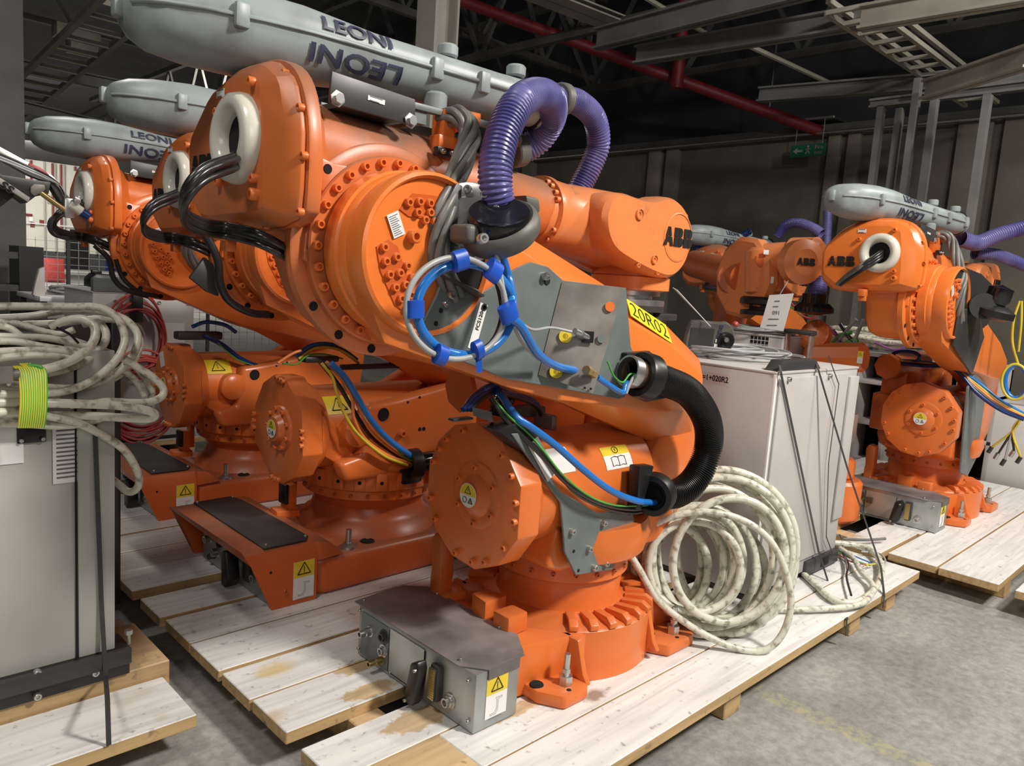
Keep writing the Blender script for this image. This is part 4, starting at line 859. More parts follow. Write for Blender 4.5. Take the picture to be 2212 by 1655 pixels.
    b = B().lathe([(.14, .055), (.15, .06), (.15, .085), (.11, .09), (.11, .13), (0, .13)], (.43, 0, 1.45), (0, 0, -1), 36).box((.25, -.12, 1.30), (.52, .08, 1.345), .008).box((.50, -.10, 1.33), (.66, -.02, 1.36), .006)
    b.done('tool_changer', M['dgrey'], R, 30, loc=U + V((-.125, 0, 0)))
    # ---- dress pack case on top
    SX = lambda x: -1.63 + (x + 1.545) * 1.07
    st = [(-1.545, .015, .012), (-1.54, .06, .055), (-1.52, .09, .085), (-1.48, .118, .112), (-1.40, .138, .130), (-1.28, .145, .138), (-1.16, .138, .130), (-1.05, .120, .112), (-.97, .108, .100), (-.80, .104, .094), (-.60, .104, .090), (-.50, .100, .088), (-.47, .085, .078)]
    st = [(SX(x), a_ * .90, b_ * .86) for x, a_, b_ in st]
    def cen(x):
        t = (x + 1.63) / 1.15; return (.225 - .335 * t, 2.085 + .015 * math.sin(min(1, t * 1.15) * PI) - .045 * t)
    loops = []
    for x, wy, hz_ in st:
        cyc, czc = cen(x); lp = []
        for i in range(28):
            a = 2 * PI * i / 28; c_, s_ = math.cos(a), math.sin(a); e_ = .82
            lp.append((x, cyc + wy * math.copysign(abs(c_) ** e_, c_), czc + hz_ * math.copysign(abs(s_) ** e_, s_) * (.8 if s_ > 0 else 1.05)))
        loops.append(lp)
    cs = B().loft(loops).done('dress_pack_case', M['case'], R, 50, loc=U)
    b = B()
    for sg in (-1, 1): b.tube([(x, cen(x)[0] + sg * (wy + .002), cen(x)[1]) for x, wy, hh in st[1:]], .006, 6, sub=2)
    b.done('case_seam', M['case'], cs, 60)
    for x in (-1.40, -.85, -.70, -.52):
        i = min(range(len(st)), key=lambda k: abs(st[k][0] - x)); wy = st[i][1]; c_ = cen(x)
        for sg in (-1, 1): B().box((x - .02, c_[0] + sg * wy - .012, c_[1] - .032), (x + .02, c_[0] + sg * wy + .012, c_[1] + .032), .008).done('latch', M['case'], cs)
    B().box((-1.65, .215, 2.055), (-1.62, .25, 2.12), .008).done('latch', M['case'], cs)
    for x, s_ in ((-.78, 1), (-.55, 1)): 
        c_ = cen(x); B().cyl((x, c_[0] - .03, c_[1] + .06), (x, c_[0] - .03, c_[1] + .098), .032, 20, c=.006).done('case_boss', M['case'], cs)
    c_ = cen(-.83); B().cyl((-.83, c_[0] - .06, c_[1] - .12), (-.83, c_[0] - .06, c_[1] - .06), .036, 20, c=.008).done('case_boss', M['case'], cs)
    c_ = cen(-.5); B().lathe([(.072, -.02), (.072, .03), (.078, .032), (.078, .045), (.07, .047), (.066, .075), (.058, .08)], (-.48, c_[0], c_[1]), (1, -.1, -.05), 32).done('case_outlet', M['case'], R, 40, loc=U)
    B().lathe([(.0775, .0), (.080, .002), (.080, .012), (.0775, .014)], (-.455, c_[0], c_[1]), (1, -.1, -.05), 32).done('outlet_clip', M['black'], R, 40, loc=U)
    c1 = cen(-.93)
    # printed letters wrapped on the case: upper line reads normally, lower line stands on its head
    for flip in (0, 1):
        t = B(); t.text('LEONI', .066 if flip else .050, .0012, (0, 0, 0), (1, 0, 0), (0, 0, 1), .0012, sx=1.5)
        bmesh.ops.triangulate(t.bm, faces=t.bm.faces); bmesh.ops.subdivide_edges(t.bm, edges=[e for e in t.bm.edges if e.calc_length() > .01], cuts=2)
        for vtx in t.bm.verts:
            x_, z_ = vtx.co.x, vtx.co.z; dp = vtx.co.y
            if flip: x_, z_ = -x_, -z_
            x_ = -1.09 + x_; i = max(k for k in range(len(st) - 1) if st[k][0] <= x_); f_ = (x_ - st[i][0]) / (st[i + 1][0] - st[i][0])
            wy = st[i][1] * (1 - f_) + st[i + 1][1] * f_; hh_ = st[i][2] * (1 - f_) + st[i + 1][2] * f_; cc = cen(x_)
            z_ += .034 if not flip else -.046
            k_ = .8 if z_ > 0 else 1.05; sn_ = min(.97, (abs(z_) / (hh_ * k_))) ** (1 / .82); co_ = math.sqrt(1 - min(.95, sn_ * sn_))
            vtx.co = V((x_, cc[0] - wy * co_ ** .82 - .0045 + dp, cc[1] + z_))
        t.done('case_lettering', M['navy'], R, 30, loc=U)
    # rails and bracket under the case
    b = B().box((-1.15, -.13, 1.925), (-.55, -.11, 1.945), .004).box((-1.15, .05, 1.895), (-.50, .08, 1.925), .004).box((-.95, -.12, 1.89), (-.90, .08, 1.925)); b.done('case_rail', M['gplate'], R, loc=U)
    PL = [(-1.239, 1.960), (-.968, 1.945), (-.964, 1.871), (-1.243, 1.880)]
    brk = B().prism(PL, 'y', -.155, -.145, .003).box((-1.20, -.15, 1.88), (-1.0, .05, 1.895)).done('case_bracket', M['dgrey'], R, loc=U)
    sticker('part_label', R, (-1.10, -.1562, 1.915), (1, 0, -.05), (0, 0, 1), .055, .013, 'text', loc=U)
    for x, z in ((-1.222, 1.893), (-.985, 1.882)): bolt(brk, (x, -.158, z), (0, -1, 0), .014, 'steel', kind='h')
    # ---- twisted bundle of grey cables down the near side
    ctr = [lo(955, 262, y=-.10), lo(990, 252, y=-.16), lo(1015, 285, y=-.20), lo(1000, 345, y=-.26), lo(966, 430, y=-.335), lo(948, 500, y=-.345), lo(950, 575, y=-.345), lo(985, 640, y=-.34)]
    S = spline(ctr, 10); fr = frames(S)
    for k in range(7):
        P = []
        for p, u, v, tt_ in fr:
            a = 2 * PI * k / 6 + tt_ * 7.0; rr2 = .0225 if k < 6 else 0
            P.append(p + u * (rr2 * math.cos(a)) + v * (rr2 * math.sin(a)))
        B().tube(P, .0118, 8, sub=0).done('bundle_cable', M['gcable'], R, 60, loc=U)
    pc = lo(965, 275, y=-.11); B().box(pc - V((.035, .03, .035)), pc + V((.01, .03, .045)), .005).box(pc - V((.05, .03, .085)), pc + V((.03, .02, -.03)), .004).tube([pc + V((.0, -.02, .0)), pc + V((.05, -.03, .03)), pc + V((.085, -.05, .03))], .022, 10).done('bundle_clamp', M['orange'], R, loc=U)
    pc = lo(960, 330, y=-.15); q = B().box(pc - V((.035, .012, .014)), pc + V((.035, .012, .014)), .004).done('clamp_bar', M['black'], R, loc=U)
    for s_ in (-.018, .018): bolt(q, pc + V((s_, -.014, 0)), (0, -1, 0), .008, 'steel')
    return R

robot1 = make_robot('industrial_robot', 'nearest orange industrial robot with blue taped hose coil on its arm', 'long', (0, 0, 0), False)
robot1.location = O1
robot2 = make_robot('industrial_robot', 'middle orange robot, partly behind the nearest one, with yellow and orange cables', 'short', (.40, 0, 0), True)
robot4 = copy_tree(robot1); robot4.location = O4
tag(robot4, 'orange robot at the right edge, standing behind the grey cabinet')
for ch in robot4.children:
    if ch.name.startswith(('rear_cover', 'upper_arm_housing')): ch.data = ch.data.copy(); ch.data.materials[0] = M['orange_lit']
robot2.location = O2
robot3 = copy_tree(robot2); robot3.location = O3; tag(robot3, 'farthest orange robot of the left row, beside the red cable coil')
robot5 = copy_tree(robot1); robot5.location = (8.5, 4.35, .15); tag(robot5, 'orange robot standing in the second row behind the cabinet tops')
for r_ in (robot1, robot2, robot3, robot4, robot5): r_['group'] = 'orange industrial robots'

# ------------------------------------------------------------------ helpers for pieces traced on real planes
def PY(pts, ys, O=V((0, 0, 0)), sc=1.0):
    """pixels to points on planes y = ys (one value, or a first-to-last ramp, or one per point)"""
    n = len(pts); out = []
    for i, p in enumerate(pts):
        y = ys if isinstance(ys, (int, float)) else (ys[i] if len(ys) == n else ys[0] + (ys[-1] - ys[0]) * i / (n - 1))
        out.append(at(p[0], p[1], y=y + O.y) - O)
    return out
def onplane(px, py, P0, n):
    r = ray(px, py); t = (V(P0) - EYE).dot(V(n)) / r.dot(V(n)); return EYE + r * t

# ------------------------------------------------------------------ what hangs on the nearest robot
R = robot1
# purple hoses
hose_mesh('purple_hose', PY([(1078, 455), (1070, 400), (1073, 340), (1092, 275), (1122, 220), (1160, 203), (1190, 215)], [-.42, -.42, -.41, -.39, -.36, -.30, -.24], O1) + PY([(1192, 255), (1165, 300), (1130, 325)], [-.16, -.10, -.06], O1), .046, .0125, .0022, M['purple'], R, 20)
hose_mesh('purple_hose', PY([(1105, 206), (1150, 212), (1200, 215), (1245, 220), (1283, 255), (1293, 310), (1278, 355), (1258, 395), (1240, 430)], [-.10, -.08, -.06, -.04, -.02, 0, .02, .04, .05], O1), .044, .0125, .0022, M['purple'], R, 20)
p = PY([(1207, 213), (1222, 216)], -.06, O1); B().cyl(p[0], p[1], .056, 28, c=.005).done('hose_coupling', M['greyplastic'], R)
p = PY([(1092, 290), (1089, 297)], -.39, O1); B().cyl(p[0], p[1], .0495, 24).done('hose_band', M['black'], R)
p = PY([(1128, 326), (1104, 330)], -.07, O1); B().cyl(p[0], p[1], .052, 24, c=.005).done('hose_coupling', M['greyplastic'], R)
pp = PY([(1025, 238), (1105, 240), (1100, 360), (1030, 352)], -.02, O1)
B().prism([(q.x, q.z) for q in pp], 'y', -.035, -.015, .004).done('hose_bracket', M['dgrey'], R)
pp = PY([(985, 395), (1040, 425), (1060, 470), (1000, 540), (940, 480)], -.36, O1)
B().prism([(q.x, q.z) for q in pp], 'y', -.365, -.345, .003).done('clamp_bracket', M['dgrey'], R)
# bright bolted disc and black ball clamp round the hose
dc = lo(1008, 480, y=-.385); dn = V((-.80, -.60, .03)).normalized()
dd = B().lathe([(.108, 0), (.108, .012), (.102, .016), (.070, .016), (.066, .020), (.02, .020), (0, .020)], dc - dn * .02, dn, 48).done('bolted_disc', M['steel'], R)
ring_bolts(dd, dc - dn * .004, dn, .088, 11, .011, 'steel')
kc = lo(1078, 484, y=-.47); kn = V((-.60, -.22, .76)).normalized(); kb = V((-.40, -.36, .84)).normalized()
B().lathe([(.052, .02), (.080, .026), (.084, .02), (.086, -.01), (.075, -.035), (.05, -.04)], kc + kb * .012, kb, 40).done('hose_ball', M['gloss'], R, 60)
B().lathe([(.088, .010), (.096, .014), (.106, .006), (.110, -.012), (.106, -.034), (.096, -.046), (.080, -.048), (.078, -.03), (.088, -.005), (.088, .010)], kc, kn, 40).box(kc + V((-.115, -.01, -.06)), kc + V((-.06, .07, -.01)), .012).done('ball_clamp', M['greyplastic'], R, 50)
pb_ = lo(1041, 516, y=-.60); bolt(R, pb_, (-.3, -.9, .1), .013, 'steel', 'clamp_screw')
B().prism([(q.x, q.z) for q in PY([(1115, 422), (1145, 430), (1148, 460), (1122, 458)], -.36, O1)], 'y', -.40, -.33, .008).done('clamp_jaw', M['greyplastic'], R)
# grey plate bolted on the lower arm
pts = [(942, 640), (955, 602), (962, 596), (1042, 630), (1060, 622), (1112, 581), (1146, 566), (1184, 577), (1216, 606), (1352, 622), (1362, 748), (1372, 770), (1349, 858), (1336, 862), (1090, 818), (900, 740), (897, 729)]
pp = PY(pts, -.35, O1); gpl = B().prism([(q.x, q.z) for q in pp], 'y', -.352, -.342, .002, seg=1).done('arm_plate', M['gplate'], R)
for px_, py_ in ((1176, 597), (973, 636), (961, 657)): 
    q = lo(px_, py_, y=-.356); bolt(gpl, q, (0, -1, 0), .013 if px_ != 961 else .009, 'steel')
for px_, py_, r_ in ((1182, 607, .013), (953, 671, .007), (942, 699, .007), (1128, 722, .008)):
    hole(gpl, lo(px_, py_, y=-.3535), (0, -1, 0), r_)
f = PY([(955, 597), (972, 594), (1050, 636), (1048, 640), (1026, 634), (1000, 621)], -.36, O1)
q0 = [lo(a, b_, y=-.352) for a, b_ in ((955, 603), (1010, 652), (1024, 644), (1030, 637), (965, 594))]
B().loft([[lo(950, 600, y=-.35), lo(1030, 645, y=-.35), lo(1032, 641, y=-.35), lo(952, 596, y=-.35)], [lo(958, 594, y=-.42), lo(1046, 641, y=-.42), lo(1047, 637, y=-.42), lo(960, 590, y=-.42)]]).done('plate_flange', M['dgrey'], R)
sticker('plate_label', R, lo(1032, 705, y=-.353), V((.28, 0, .96)), V((-.96, 0, .28)), .135, .030, 'none')
B().text('FCS1204', .018, .001, lo(1037, 690, y=-.3545), V((.28, 0, .96)), V((-.96, 0, .28)), .0003).done('label_text', M['ink'], R, 30)
B().lathe([(.011, 0), (.011, .001), (.006, .001), (.006, 0)], lo(1046, 664, y=-.3542), (0, -1, 0), 16).done('label_emblem', M['ink'], R, 30)
# bare steel outlet plate bent towards the viewer
q = [lo(1214, 610, y=-.355), lo(1349, 622, y=-.47), lo(1288, 850, y=-.49), lo(1163, 810, y=-.355)]
nrm = (q[1] - q[0]).cross(q[3] - q[0]).normalized() * .005
for i_ in (2,): q[i_] = q[i_] - (nrm.normalized() * (q[i_] - q[0]).dot(nrm.normalized()))
rp_ = B().loft([[v for v in q], [v + nrm for v in q]]).done('outlet_plate', M['raw'], R, 30)
nv = -nrm.normalized()
if nv.y > 0: nv = -nv
def onp(px_, py_, d=0.0):
    d += .0062
    r = ray(px_, py_); P0 = q[0] + O1; n_ = nv; t = (P0 - EYE).dot(n_) / r.dot(n_); return EYE + r * t - O1 + nv * d
B().lathe([(.016, 0), (.016, .0015), (0, .0015)], onp(1316, 663), nv, 24).done('plate_hole', M['orange'], R, 30)
B().lathe([(.014, 0), (.014, .0015), (0, .0015)], onp(1298, 732), nv, 24).done('plate_hole', M['gplate'], R, 30)
for a_ in ((1220, 727), (1200, 803)): B().lathe([(.021, 0), (.021, .001), (.009, .001), (.009, 0)], onp(*a_), nv, 24).done('yellow_washer', M['ylabel'], R, 30)
B().quad(onp(1268, 728, .002), (q[1] - q[0]), V((0, 0, 1)), .036, .036, .006).done('socket_base', M['black'], R)
B().cyl(onp(1268, 729, .0), onp(1232, 718, .045), .010, 16).cyl(onp(1258, 726, .0), onp(1246, 722, .028), .013, 16).done('cable_connector', M['steel'], R)
B().cyl(onp(1283, 810, .0), onp(1270, 804, .02), .013, 6).cyl(onp(1290, 812, -.03), onp(1262, 802, .03), .009, 16).cyl(onp(1268, 803, .02), onp(1258, 800, .035), .016, 6).done('brass_fitting', M['brass'], R)
for a_ in ((1187, 620), (1275, 840), (1262, 838)): hole(rp_, onp(*a_, .0005), nv, .004)
# yellow sign on the arm's bevelled top edge
sA, sB, sC, sD = lo(1352, 646, y=-.222), lo(1437, 703, y=-.222), lo(1451, 743, y=-.322), lo(1362, 683, y=-.322)
sn = (sB - sA).cross(sD - sA).normalized(); sn = -sn if sn.y > 0 else sn
B().loft([[v + sn * .001 for v in (sA, sB, sC, sD)], [v + sn * .003 for v in (sA, sB, sC, sD)]]).done('yellow_sign', M['ysign'], R, 30)
ctr_ = (sA + sB + sC + sD) / 4 + sn * .004
tb_ = B().text('20R02', 1.0, .001, (0, 0, 0), (1, 0, 0), (0, 1, 0), -.012)
xs_ = [v.co.x for v in tb_.bm.verts]; ys_ = [v.co.y for v in tb_.bm.verts]; wx_, wy_ = max(xs_) - min(xs_), max(ys_) - min(ys_); mx_, my_ = (max(xs_) + min(xs_)) / 2, (max(ys_) + min(ys_)) / 2
eX, eY = ((sB - sA) + (sC - sD)) / 2, ((sA - sD) + (sB - sC)) / 2
for v in tb_.bm.verts: v.co = ctr_ + eX * ((v.co.x - mx_) / wx_ * .90) + eY * ((v.co.y - my_) / wy_ * .72) + sn * v.co.z
tb_.done('sign_text', M['ink'], R, 30)
# blue air hose, grey cable and tape coil
yb = -.50
def circ_px(cx_, cy_, rx_, ry_, a0, a1, n_=14): return [(cx_ + rx_ * math.cos(a0 + (a1 - a0) * i / n_), cy_ - ry_ * math.sin(a0 + (a1 - a0) * i / n_)) for i in range(n_ + 1)]
cable('blue_air_hose', PY([(1073, 520), (1085, 555), (1098, 600), (1107, 650), (1104, 690)] + circ_px(1004, 668, 104, 99, -.35, -2 * PI + .25, 22), [-.44] * 3 + [-.48, -.50] + [-.50] * 23, O1) + PY([(1097, 680), (1125, 705)], -.53, O1) + PY([(1160, 762), (1200, 790), (1250, 802)], [-.50, -.46, -.40], O1), .0125, M['blue'], R, 12)
cable('grey_signal_cable', PY([(1068, 530), (1078, 580), (1088, 640), (1095, 690)] + circ_px(985, 666, 108, 110, -.15, -2 * PI + .1, 22), -.515, O1), .0075, M['lgrey'], R, 10)
cable('black_signal_cable', PY([(1058, 525), (1064, 580), (1080, 640), (1082, 690), (1060, 740), (1010, 765), (950, 750)], [-.44, -.46, -.48, -.49, -.49, -.49, -.49], O1), .006, M['rubber'], R, 8)
cable('grey_signal_cable', PY([(1110, 700), (1128, 735), (1160, 770), (1185, 782)], [-.51, -.47, -.42, -.40], O1), .0085, M['lgrey'], R, 10)
cable('grey_signal_cable', PY([(1115, 690), (1150, 712), (1190, 708), (1235, 717)], [-.52, -.45, -.42, -.44], O1), .0045, M['lgrey'], R, 8)
def tape(px_, py_, dx, dy, L, Wd, y=-.52):
    """a wrap of tape round both tubes, axis along the (dx, dy) pixel direction"""
    c_ = lo(px_, py_, y=y); d_ = (lo(px_ + dx, py_ + dy, y=y) - c_).normalized(); s_ = d_.cross(V((0, -1, 0))).normalized()
    lp = []
    for k in (-.5, .5):
        lp.append([c_ + d_ * (L * k) + s_ * (Wd / 2 * math.cos(2 * PI * i / 14)) + V((0, .016 * math.sin(2 * PI * i / 14), 0)) for i in range(14)])
    return B().loft(lp).done('tape_wrap', M['tape'], R, 50)
tape(897, 668, 0, 10, .042, .050); tape(993, 563, 10, -3, .040, .054); tape(1066, 585, 10, 8, .040, .060); tape(1098, 675, 3, 10, .045, .062, -.535); tape(952, 767, 10, 4, .030, .052); tape(1032, 756, 10, -5, .022, .054)
B().loft([[lo(1026, 765, y=-.52), lo(1040, 762, y=-.52), lo(1040, 762, y=-.515), lo(1026, 765, y=-.515)], [lo(1030, 806, y=-.52), lo(1042, 803, y=-.52), lo(1042, 803, y=-.515), lo(1030, 806, y=-.515)]]).done('tape_tail', M['tape'], R)
# hose end clamps and the black corrugated hose
def hose_clamp(c_, ax, r_, name='hose_clamp', foot=None, bore='rust', rim=True):
    ax = V(ax).normalized()
    B().lathe([(r_ * .82, -.012), (r_ * .95, -.028), (r_ * 1.28, -.028), (r_ * 1.34, -.02), (r_ * 1.34, .028), (r_ * 1.0, .034), (r_ * .82, .03), (r_ * .82, -.012)], c_, ax, 36).done(name, M['black'], R, 40)
    B().lathe([(0, .018), (r_ * .72, .018), (r_ * .72, -.06 if rim else -.012), (r_ * .80, -.06 if rim else -.012), (r_ * .80, .022)], c_, ax, 28).done('clamp_bore', M[bore], R, 40)
c1_ = lo(1392, 812, y=-.42); a1_ = V((.86, -.16, -.20)).normalized()
hose_clamp(c1_, a1_, .062)
B().lathe([(.052, -.045), (.056, -.05), (.056, -.085), (.049, -.085), (.049, -.045), (.052, -.045)], c1_, a1_, 28).done('hose_collar', M['steel'], R)
B().prism([(v.x, v.z) for v in PY([(1350, 762), (1400, 758), (1440, 790), (1435, 860), (1395, 868), (1362, 850)], -.37, O1)], 'y', -.38, -.352, .006).done('clamp_plate', M['black'], R)
c2_ = lo(1412, 1068, y=-.36); a2_ = V((.78, .22, .05)).normalized()
hose_clamp(c2_, a2_, .062, bore='darkin', rim=False)
B().prism([(v.x, v.z) for v in PY([(1368, 1005), (1400, 1003), (1372, 1100), (1362, 1095)], -.33, O1)], 'y', -.36, -.31, .006).done('clamp_plate', M['black'], R)
hose_mesh('corrugated_hose', [c1_ + a1_ * .02] + PY([(1440, 825), (1490, 850), (1526, 905), (1530, 965), (1505, 1030), (1462, 1066)], [-.42, -.42, -.42, -.41, -.40, -.38], O1) + [c2_ + a2_ * .01], .053, .0095, .0038, M['black'], R, 24)
# ends of wires spilling from the upper clamp
cable('blue_air_hose', PY([(1290, 815), (1320, 835), (1345, 848), (1352, 830), (1370, 825)], [-.45, -.45, -.44, -.43, -.42], O1), .010, M['blue'], R); cable('green_wire', PY([(1312, 780), (1326, 812), (1345, 826), (1362, 808), (1385, 812)], -.43, O1), .0035, M['green'], R); cable('grey_wire', PY([(1352, 850), (1360, 830), (1372, 812), (1390, 815)], -.44, O1), .006, M['lgrey'], R)
# lower bracket plate beside the balancing cylinder
pts = [(1103, 937), (1120, 935), (1208, 1060), (1245, 1083), (1290, 1108), (1362, 1102), (1372, 1130), (1321, 1230), (1242, 1242), (1218, 1192), (1215, 1145), (1209, 1086)]
pp = PY(pts, -.30, O1); lp_ = B().prism([(v.x, v.z) for v in pp], 'y', -.305, -.295, .002, seg=1).done('side_plate', M['gplate'], R)
for a_ in ((1235, 1148), (1303, 1130), (1272, 1185), (1300, 1177), (1283, 1226), (1308, 1217)): bolt(lp_, lo(*a_, y=-.308), (0, -1, 0), .0115, 'steel')
for a_ in ((1240, 1191), (1250, 1233), (1361, 1110)): hole(lp_, lo(*a_, y=-.3065), (0, -1, 0), .006)
B().quad(lo(1172, 992, y=-.31), V((.62, 0, -.78)), V((.78, 0, .62)), .17, .05, .001).done('torn_label', M['white'], R, 30)
B().prism([(v.x, v.z) for v in PY([(1045, 922), (1090, 905), (1125, 925), (1165, 985), (1150, 1000)], -.24, O1)], 'y', -.30, -.22, .01).done('cable_guide', M['black'], R)
B().loft([[lo(*a_, y=-.30) for a_ in ((1020, 880), (1062, 890), (1065, 912), (1022, 898))], [lo(*a_, y=-.22) for a_ in ((1020, 880), (1062, 890), (1065, 912), (1022, 898))]]).box(lo(980, 912, y=-.25), lo(1010, 898, y=-.22), .004).done('guide_plate', M['dgrey'], R)
B().box(lo(1150, 920, y=.0), lo(1205, 898, y=-.10), .006).box(lo(1110, 895, y=.08), lo(1180, 878, y=.0), .006).done('valve_block', M['raw'], R)
cable('blue_air_hose', PY([(1022, 872), (1040, 845), (1070, 838)], [-.2, -.2, -.16], O1) + PY([(1100, 880)], -.26, O1) + PY([(1120, 905), (1150, 925), (1200, 962), (1260, 1015), (1320, 1060), (1375, 1082), (1415, 1086)], [-.30, -.32, -.34, -.36, -.37, -.37, -.36], O1), .0125, M['blue'], R, 10)
cable('black_cable', PY([(1060, 860), (1090, 905), (1120, 935), (1170, 985), (1225, 1045), (1290, 1085), (1360, 1100), (1410, 1095)], [-.25, -.28, -.30, -.33, -.34, -.34, -.34, -.34], O1), .008, M['rubber'], R); cable('black_cable', PY([(1070, 865), (1100, 912), (1135, 945), (1190, 1000), (1240, 1062), (1300, 1095), (1365, 1108), (1410, 1098)], [-.25, -.28, -.30, -.32, -.33, -.33, -.33, -.34], O1), .007, M['rubber'], R)
cable('green_wire', PY([(1065, 860), (1100, 900), (1145, 940), (1175, 975), (1215, 1025), (1270, 1070), (1330, 1092), (1400, 1092)], [-.25, -.29, -.31, -.34, -.35, -.36, -.36, -.35], O1), .0035, M['green'], R)
for k, (a_, b_) in enumerate(((.0, .1), (.03, .14), (.06, .16))): cable('navy_hose', PY([(1000 + k * 8, 885), (1030 + k * 8, 850 + k * 4), (1075, 836 + k * 6), (1120, 850 + k * 5), (1160, 872 + k * 4), (1175, 915)], [-.25, -.22, -.15, -.10, -.05, -.03], O1), .009, M['dblue'] if k < 2 else M['rubber'], R)
hose_mesh('corrugated_hose', PY([(1078, 900), (1088, 860), (1110, 820)], [-.02, -.02, -.02], O1), .04, .006, .0012, M['gloss'], R, 16)
for k in range(4): cable('black_cable', PY([(1478 + k * 7, 900), (1492 + k * 6, 950), (1490 + k * 6, 1010), (1465 + k * 5, 1060)], [-.1, -.1, -.1, -.1], O1), .009, M['rubber'], R)

# ------------------------------------------------------------------ cables on the two robots behind
R = robot2
for nm, mat, r_, P, ys in (
    ('blue_air_hose', 'blue', .0125, [(640, 770), (672, 748), (715, 745), (745, 760), (770, 778)], -.15), ('yellow_cable', 'yellow', .007, [(645, 775), (680, 753), (720, 752), (750, 765), (775, 785)], -.17),
    ('green_wire', 'green', .004, [(610, 785), (640, 787), (665, 768), (700, 765), (740, 775)], -.19), ('orange_cable', 'ocable', .007, [(600, 785), (630, 765), (650, 757)], -.2),
    ('yellow_cable', 'yellow', .007, [(695, 785), (718, 815), (728, 850), (745, 895), (775, 940), (830, 985), (880, 1005)], -.39), ('orange_cable', 'ocable', .008, [(705, 782), (735, 815), (760, 860), (765, 905), (790, 950), (840, 985), (885, 1000)], -.38),
    ('orange_cable', 'ocable', .008, [(720, 790), (755, 830), (775, 880), (800, 930), (845, 970), (885, 995)], -.37), ('blue_air_hose', 'blue', .014, [(715, 785), (745, 815), (770, 855), (800, 905), (840, 950), (888, 985)], -.40),
    ('navy_hose', 'dblue', .012, [(700, 785), (740, 810), (765, 850)], -.35), ('black_cable', 'rubber', .010, [(690, 780), (730, 830), (760, 880), (800, 940), (850, 978), (885, 998)], -.35),
    ('green_wire', 'green', .004, [(850, 960), (870, 985), (890, 995)], -.39)):
    cable(nm, PY(P, ys, O2), r_, M[mat], R)
c_ = at(892, 1002, y=O2.y - .38) - O2; hose_clamp(c_, (.9, -.1, .05), .055, bore='darkin', rim=False)
hose_mesh('corrugated_hose', PY([(896, 1002), (930, 995), (985, 992)], [-.38, -.38, -.38], O2), .045, .006, .0012, M['gloss'], R, 20)
B().box(c_ + V((-.05, .0, -.10)), c_ + V((.05, .06, -.03)), .006).done('clamp_plate', M['black'], R)
B().box(at(660, 785, y=O2.y - .2) - O2, at(715, 765, y=O2.y - .12) - O2, .01).box(at(740, 800, y=O2.y - .2) - O2, at(860, 783, y=O2.y - .17) - O2, .004).done('guide_plate', M['dgrey'], R)
# grey panel and black guard under the arm
pp = PY([(408, 600), (440, 555), (480, 585), (470, 640), (445, 630)], -.20, O2)
B().prism([(v.x, v.z) for v in pp], 'y', -.21, -.19, .004).done('arm_guard', M['dgrey'], R)
cable('black_cable', PY([(440, 500), (470, 560), (475, 610), (495, 650), (540, 675), (580, 680)], -.25, O2), .016, M['rubber'], R, 10)
R = robot3
for nm, mat, r_, P, ys in (('blue_air_hose', 'blue', .012, [(415, 706), (445, 696), (485, 702), (510, 718)], -.15), ('navy_hose', 'dblue', .014, [(440, 725), (480, 745), (520, 775), (560, 792), (600, 795)], -.30), ('green_wire', 'green', .004, [(470, 740), (510, 775), (550, 790)], -.31),
    ('black_cable', 'rubber', .014, [(205, 530), (235, 560), (245, 600), (270, 625), (320, 640)], -.2), ('black_cable', 'rubber', .012, [(250, 560), (265, 600), (300, 630), (340, 640)], -.18)):
    cable(nm, PY(P, ys, O3), r_, M[mat], R)
B().box(at(385, 735, y=O3.y - .2) - O3, at(470, 715, y=O3.y - .12) - O3, .01).done('guide_plate', M['dgrey'], R)
B().quad((-.602, .03, .85), (0, -1, .35), (0, .35, 1), .055, .09, -.002).done('white_label', M['white'], R)

# right-hand robot's own dress
R = robot4
def PX(pts, xs, O):
    return [at(p[0], p[1], x=(xs if isinstance(xs, (int, float)) else xs[0] + (xs[-1] - xs[0]) * i / (len(pts) - 1)) + O.x) - O for i, p in enumerate(pts)]
hose_mesh('purple_hose', PX([(2075, 515), (2110, 525), (2150, 510), (2200, 495), (2240, 488)], (-.4, .1), O4), .05, .016, .003, M['purple'], R, 14)
hose_mesh('purple_hose', PX([(2105, 547), (2150, 550), (2185, 562), (2230, 580)], (-.1, .3), O4), .04, .016, .003, M['purple'], R, 14)
for i, (mat, r_) in enumerate((('blue', .012), ('yellow', .008), ('ocable', .009), ('rubber', .010), ('dblue', .012))):
    cable(['blue_air_hose', 'yellow_cable', 'orange_cable', 'black_cable', 'navy_hose'][i], PX([(1925 + i * 6, 778 + i * 2), (1990, 782 + i * 2), (2060, 797), (2110, 825 + i * 6), (2160, 865 + i * 5), (2212, 895 + i * 3)], -.35 - i * .01, O4), r_, M[mat], R)
cable('navy_hose', PX(circ_px(1955, 772, 32, 13, 0, 2 * PI, 12), -.36, O4), .013, M['dblue'], R)
cable('blue_air_hose', PX(circ_px(2195, 825, 24, 36, 0, 2 * PI, 14), -.4, O4), .014, M['blue'], R); cable('yellow_cable', PX(circ_px(2193, 825, 29, 38, 0, 2 * PI, 14), -.41, O4), .009, M['yellow'], R)
cable('yellow_cable', PX([(2203, 650), (2190, 690), (2187, 740), (2200, 790)], -.2, O4), .008, M['yellow'], R); cable('yellow_cable', PX([(2207, 650), (2206, 700), (2200, 760)], -.2, O4), .007, M['yellow'], R)
B().prism([(.05, .42), (.03, .95), (-.30, 1.05), (-.42, .95), (-.30, .35), (-.12, .30)], 'y', -.315, -.30, .003).done('side_plate', M['gplate'], R)
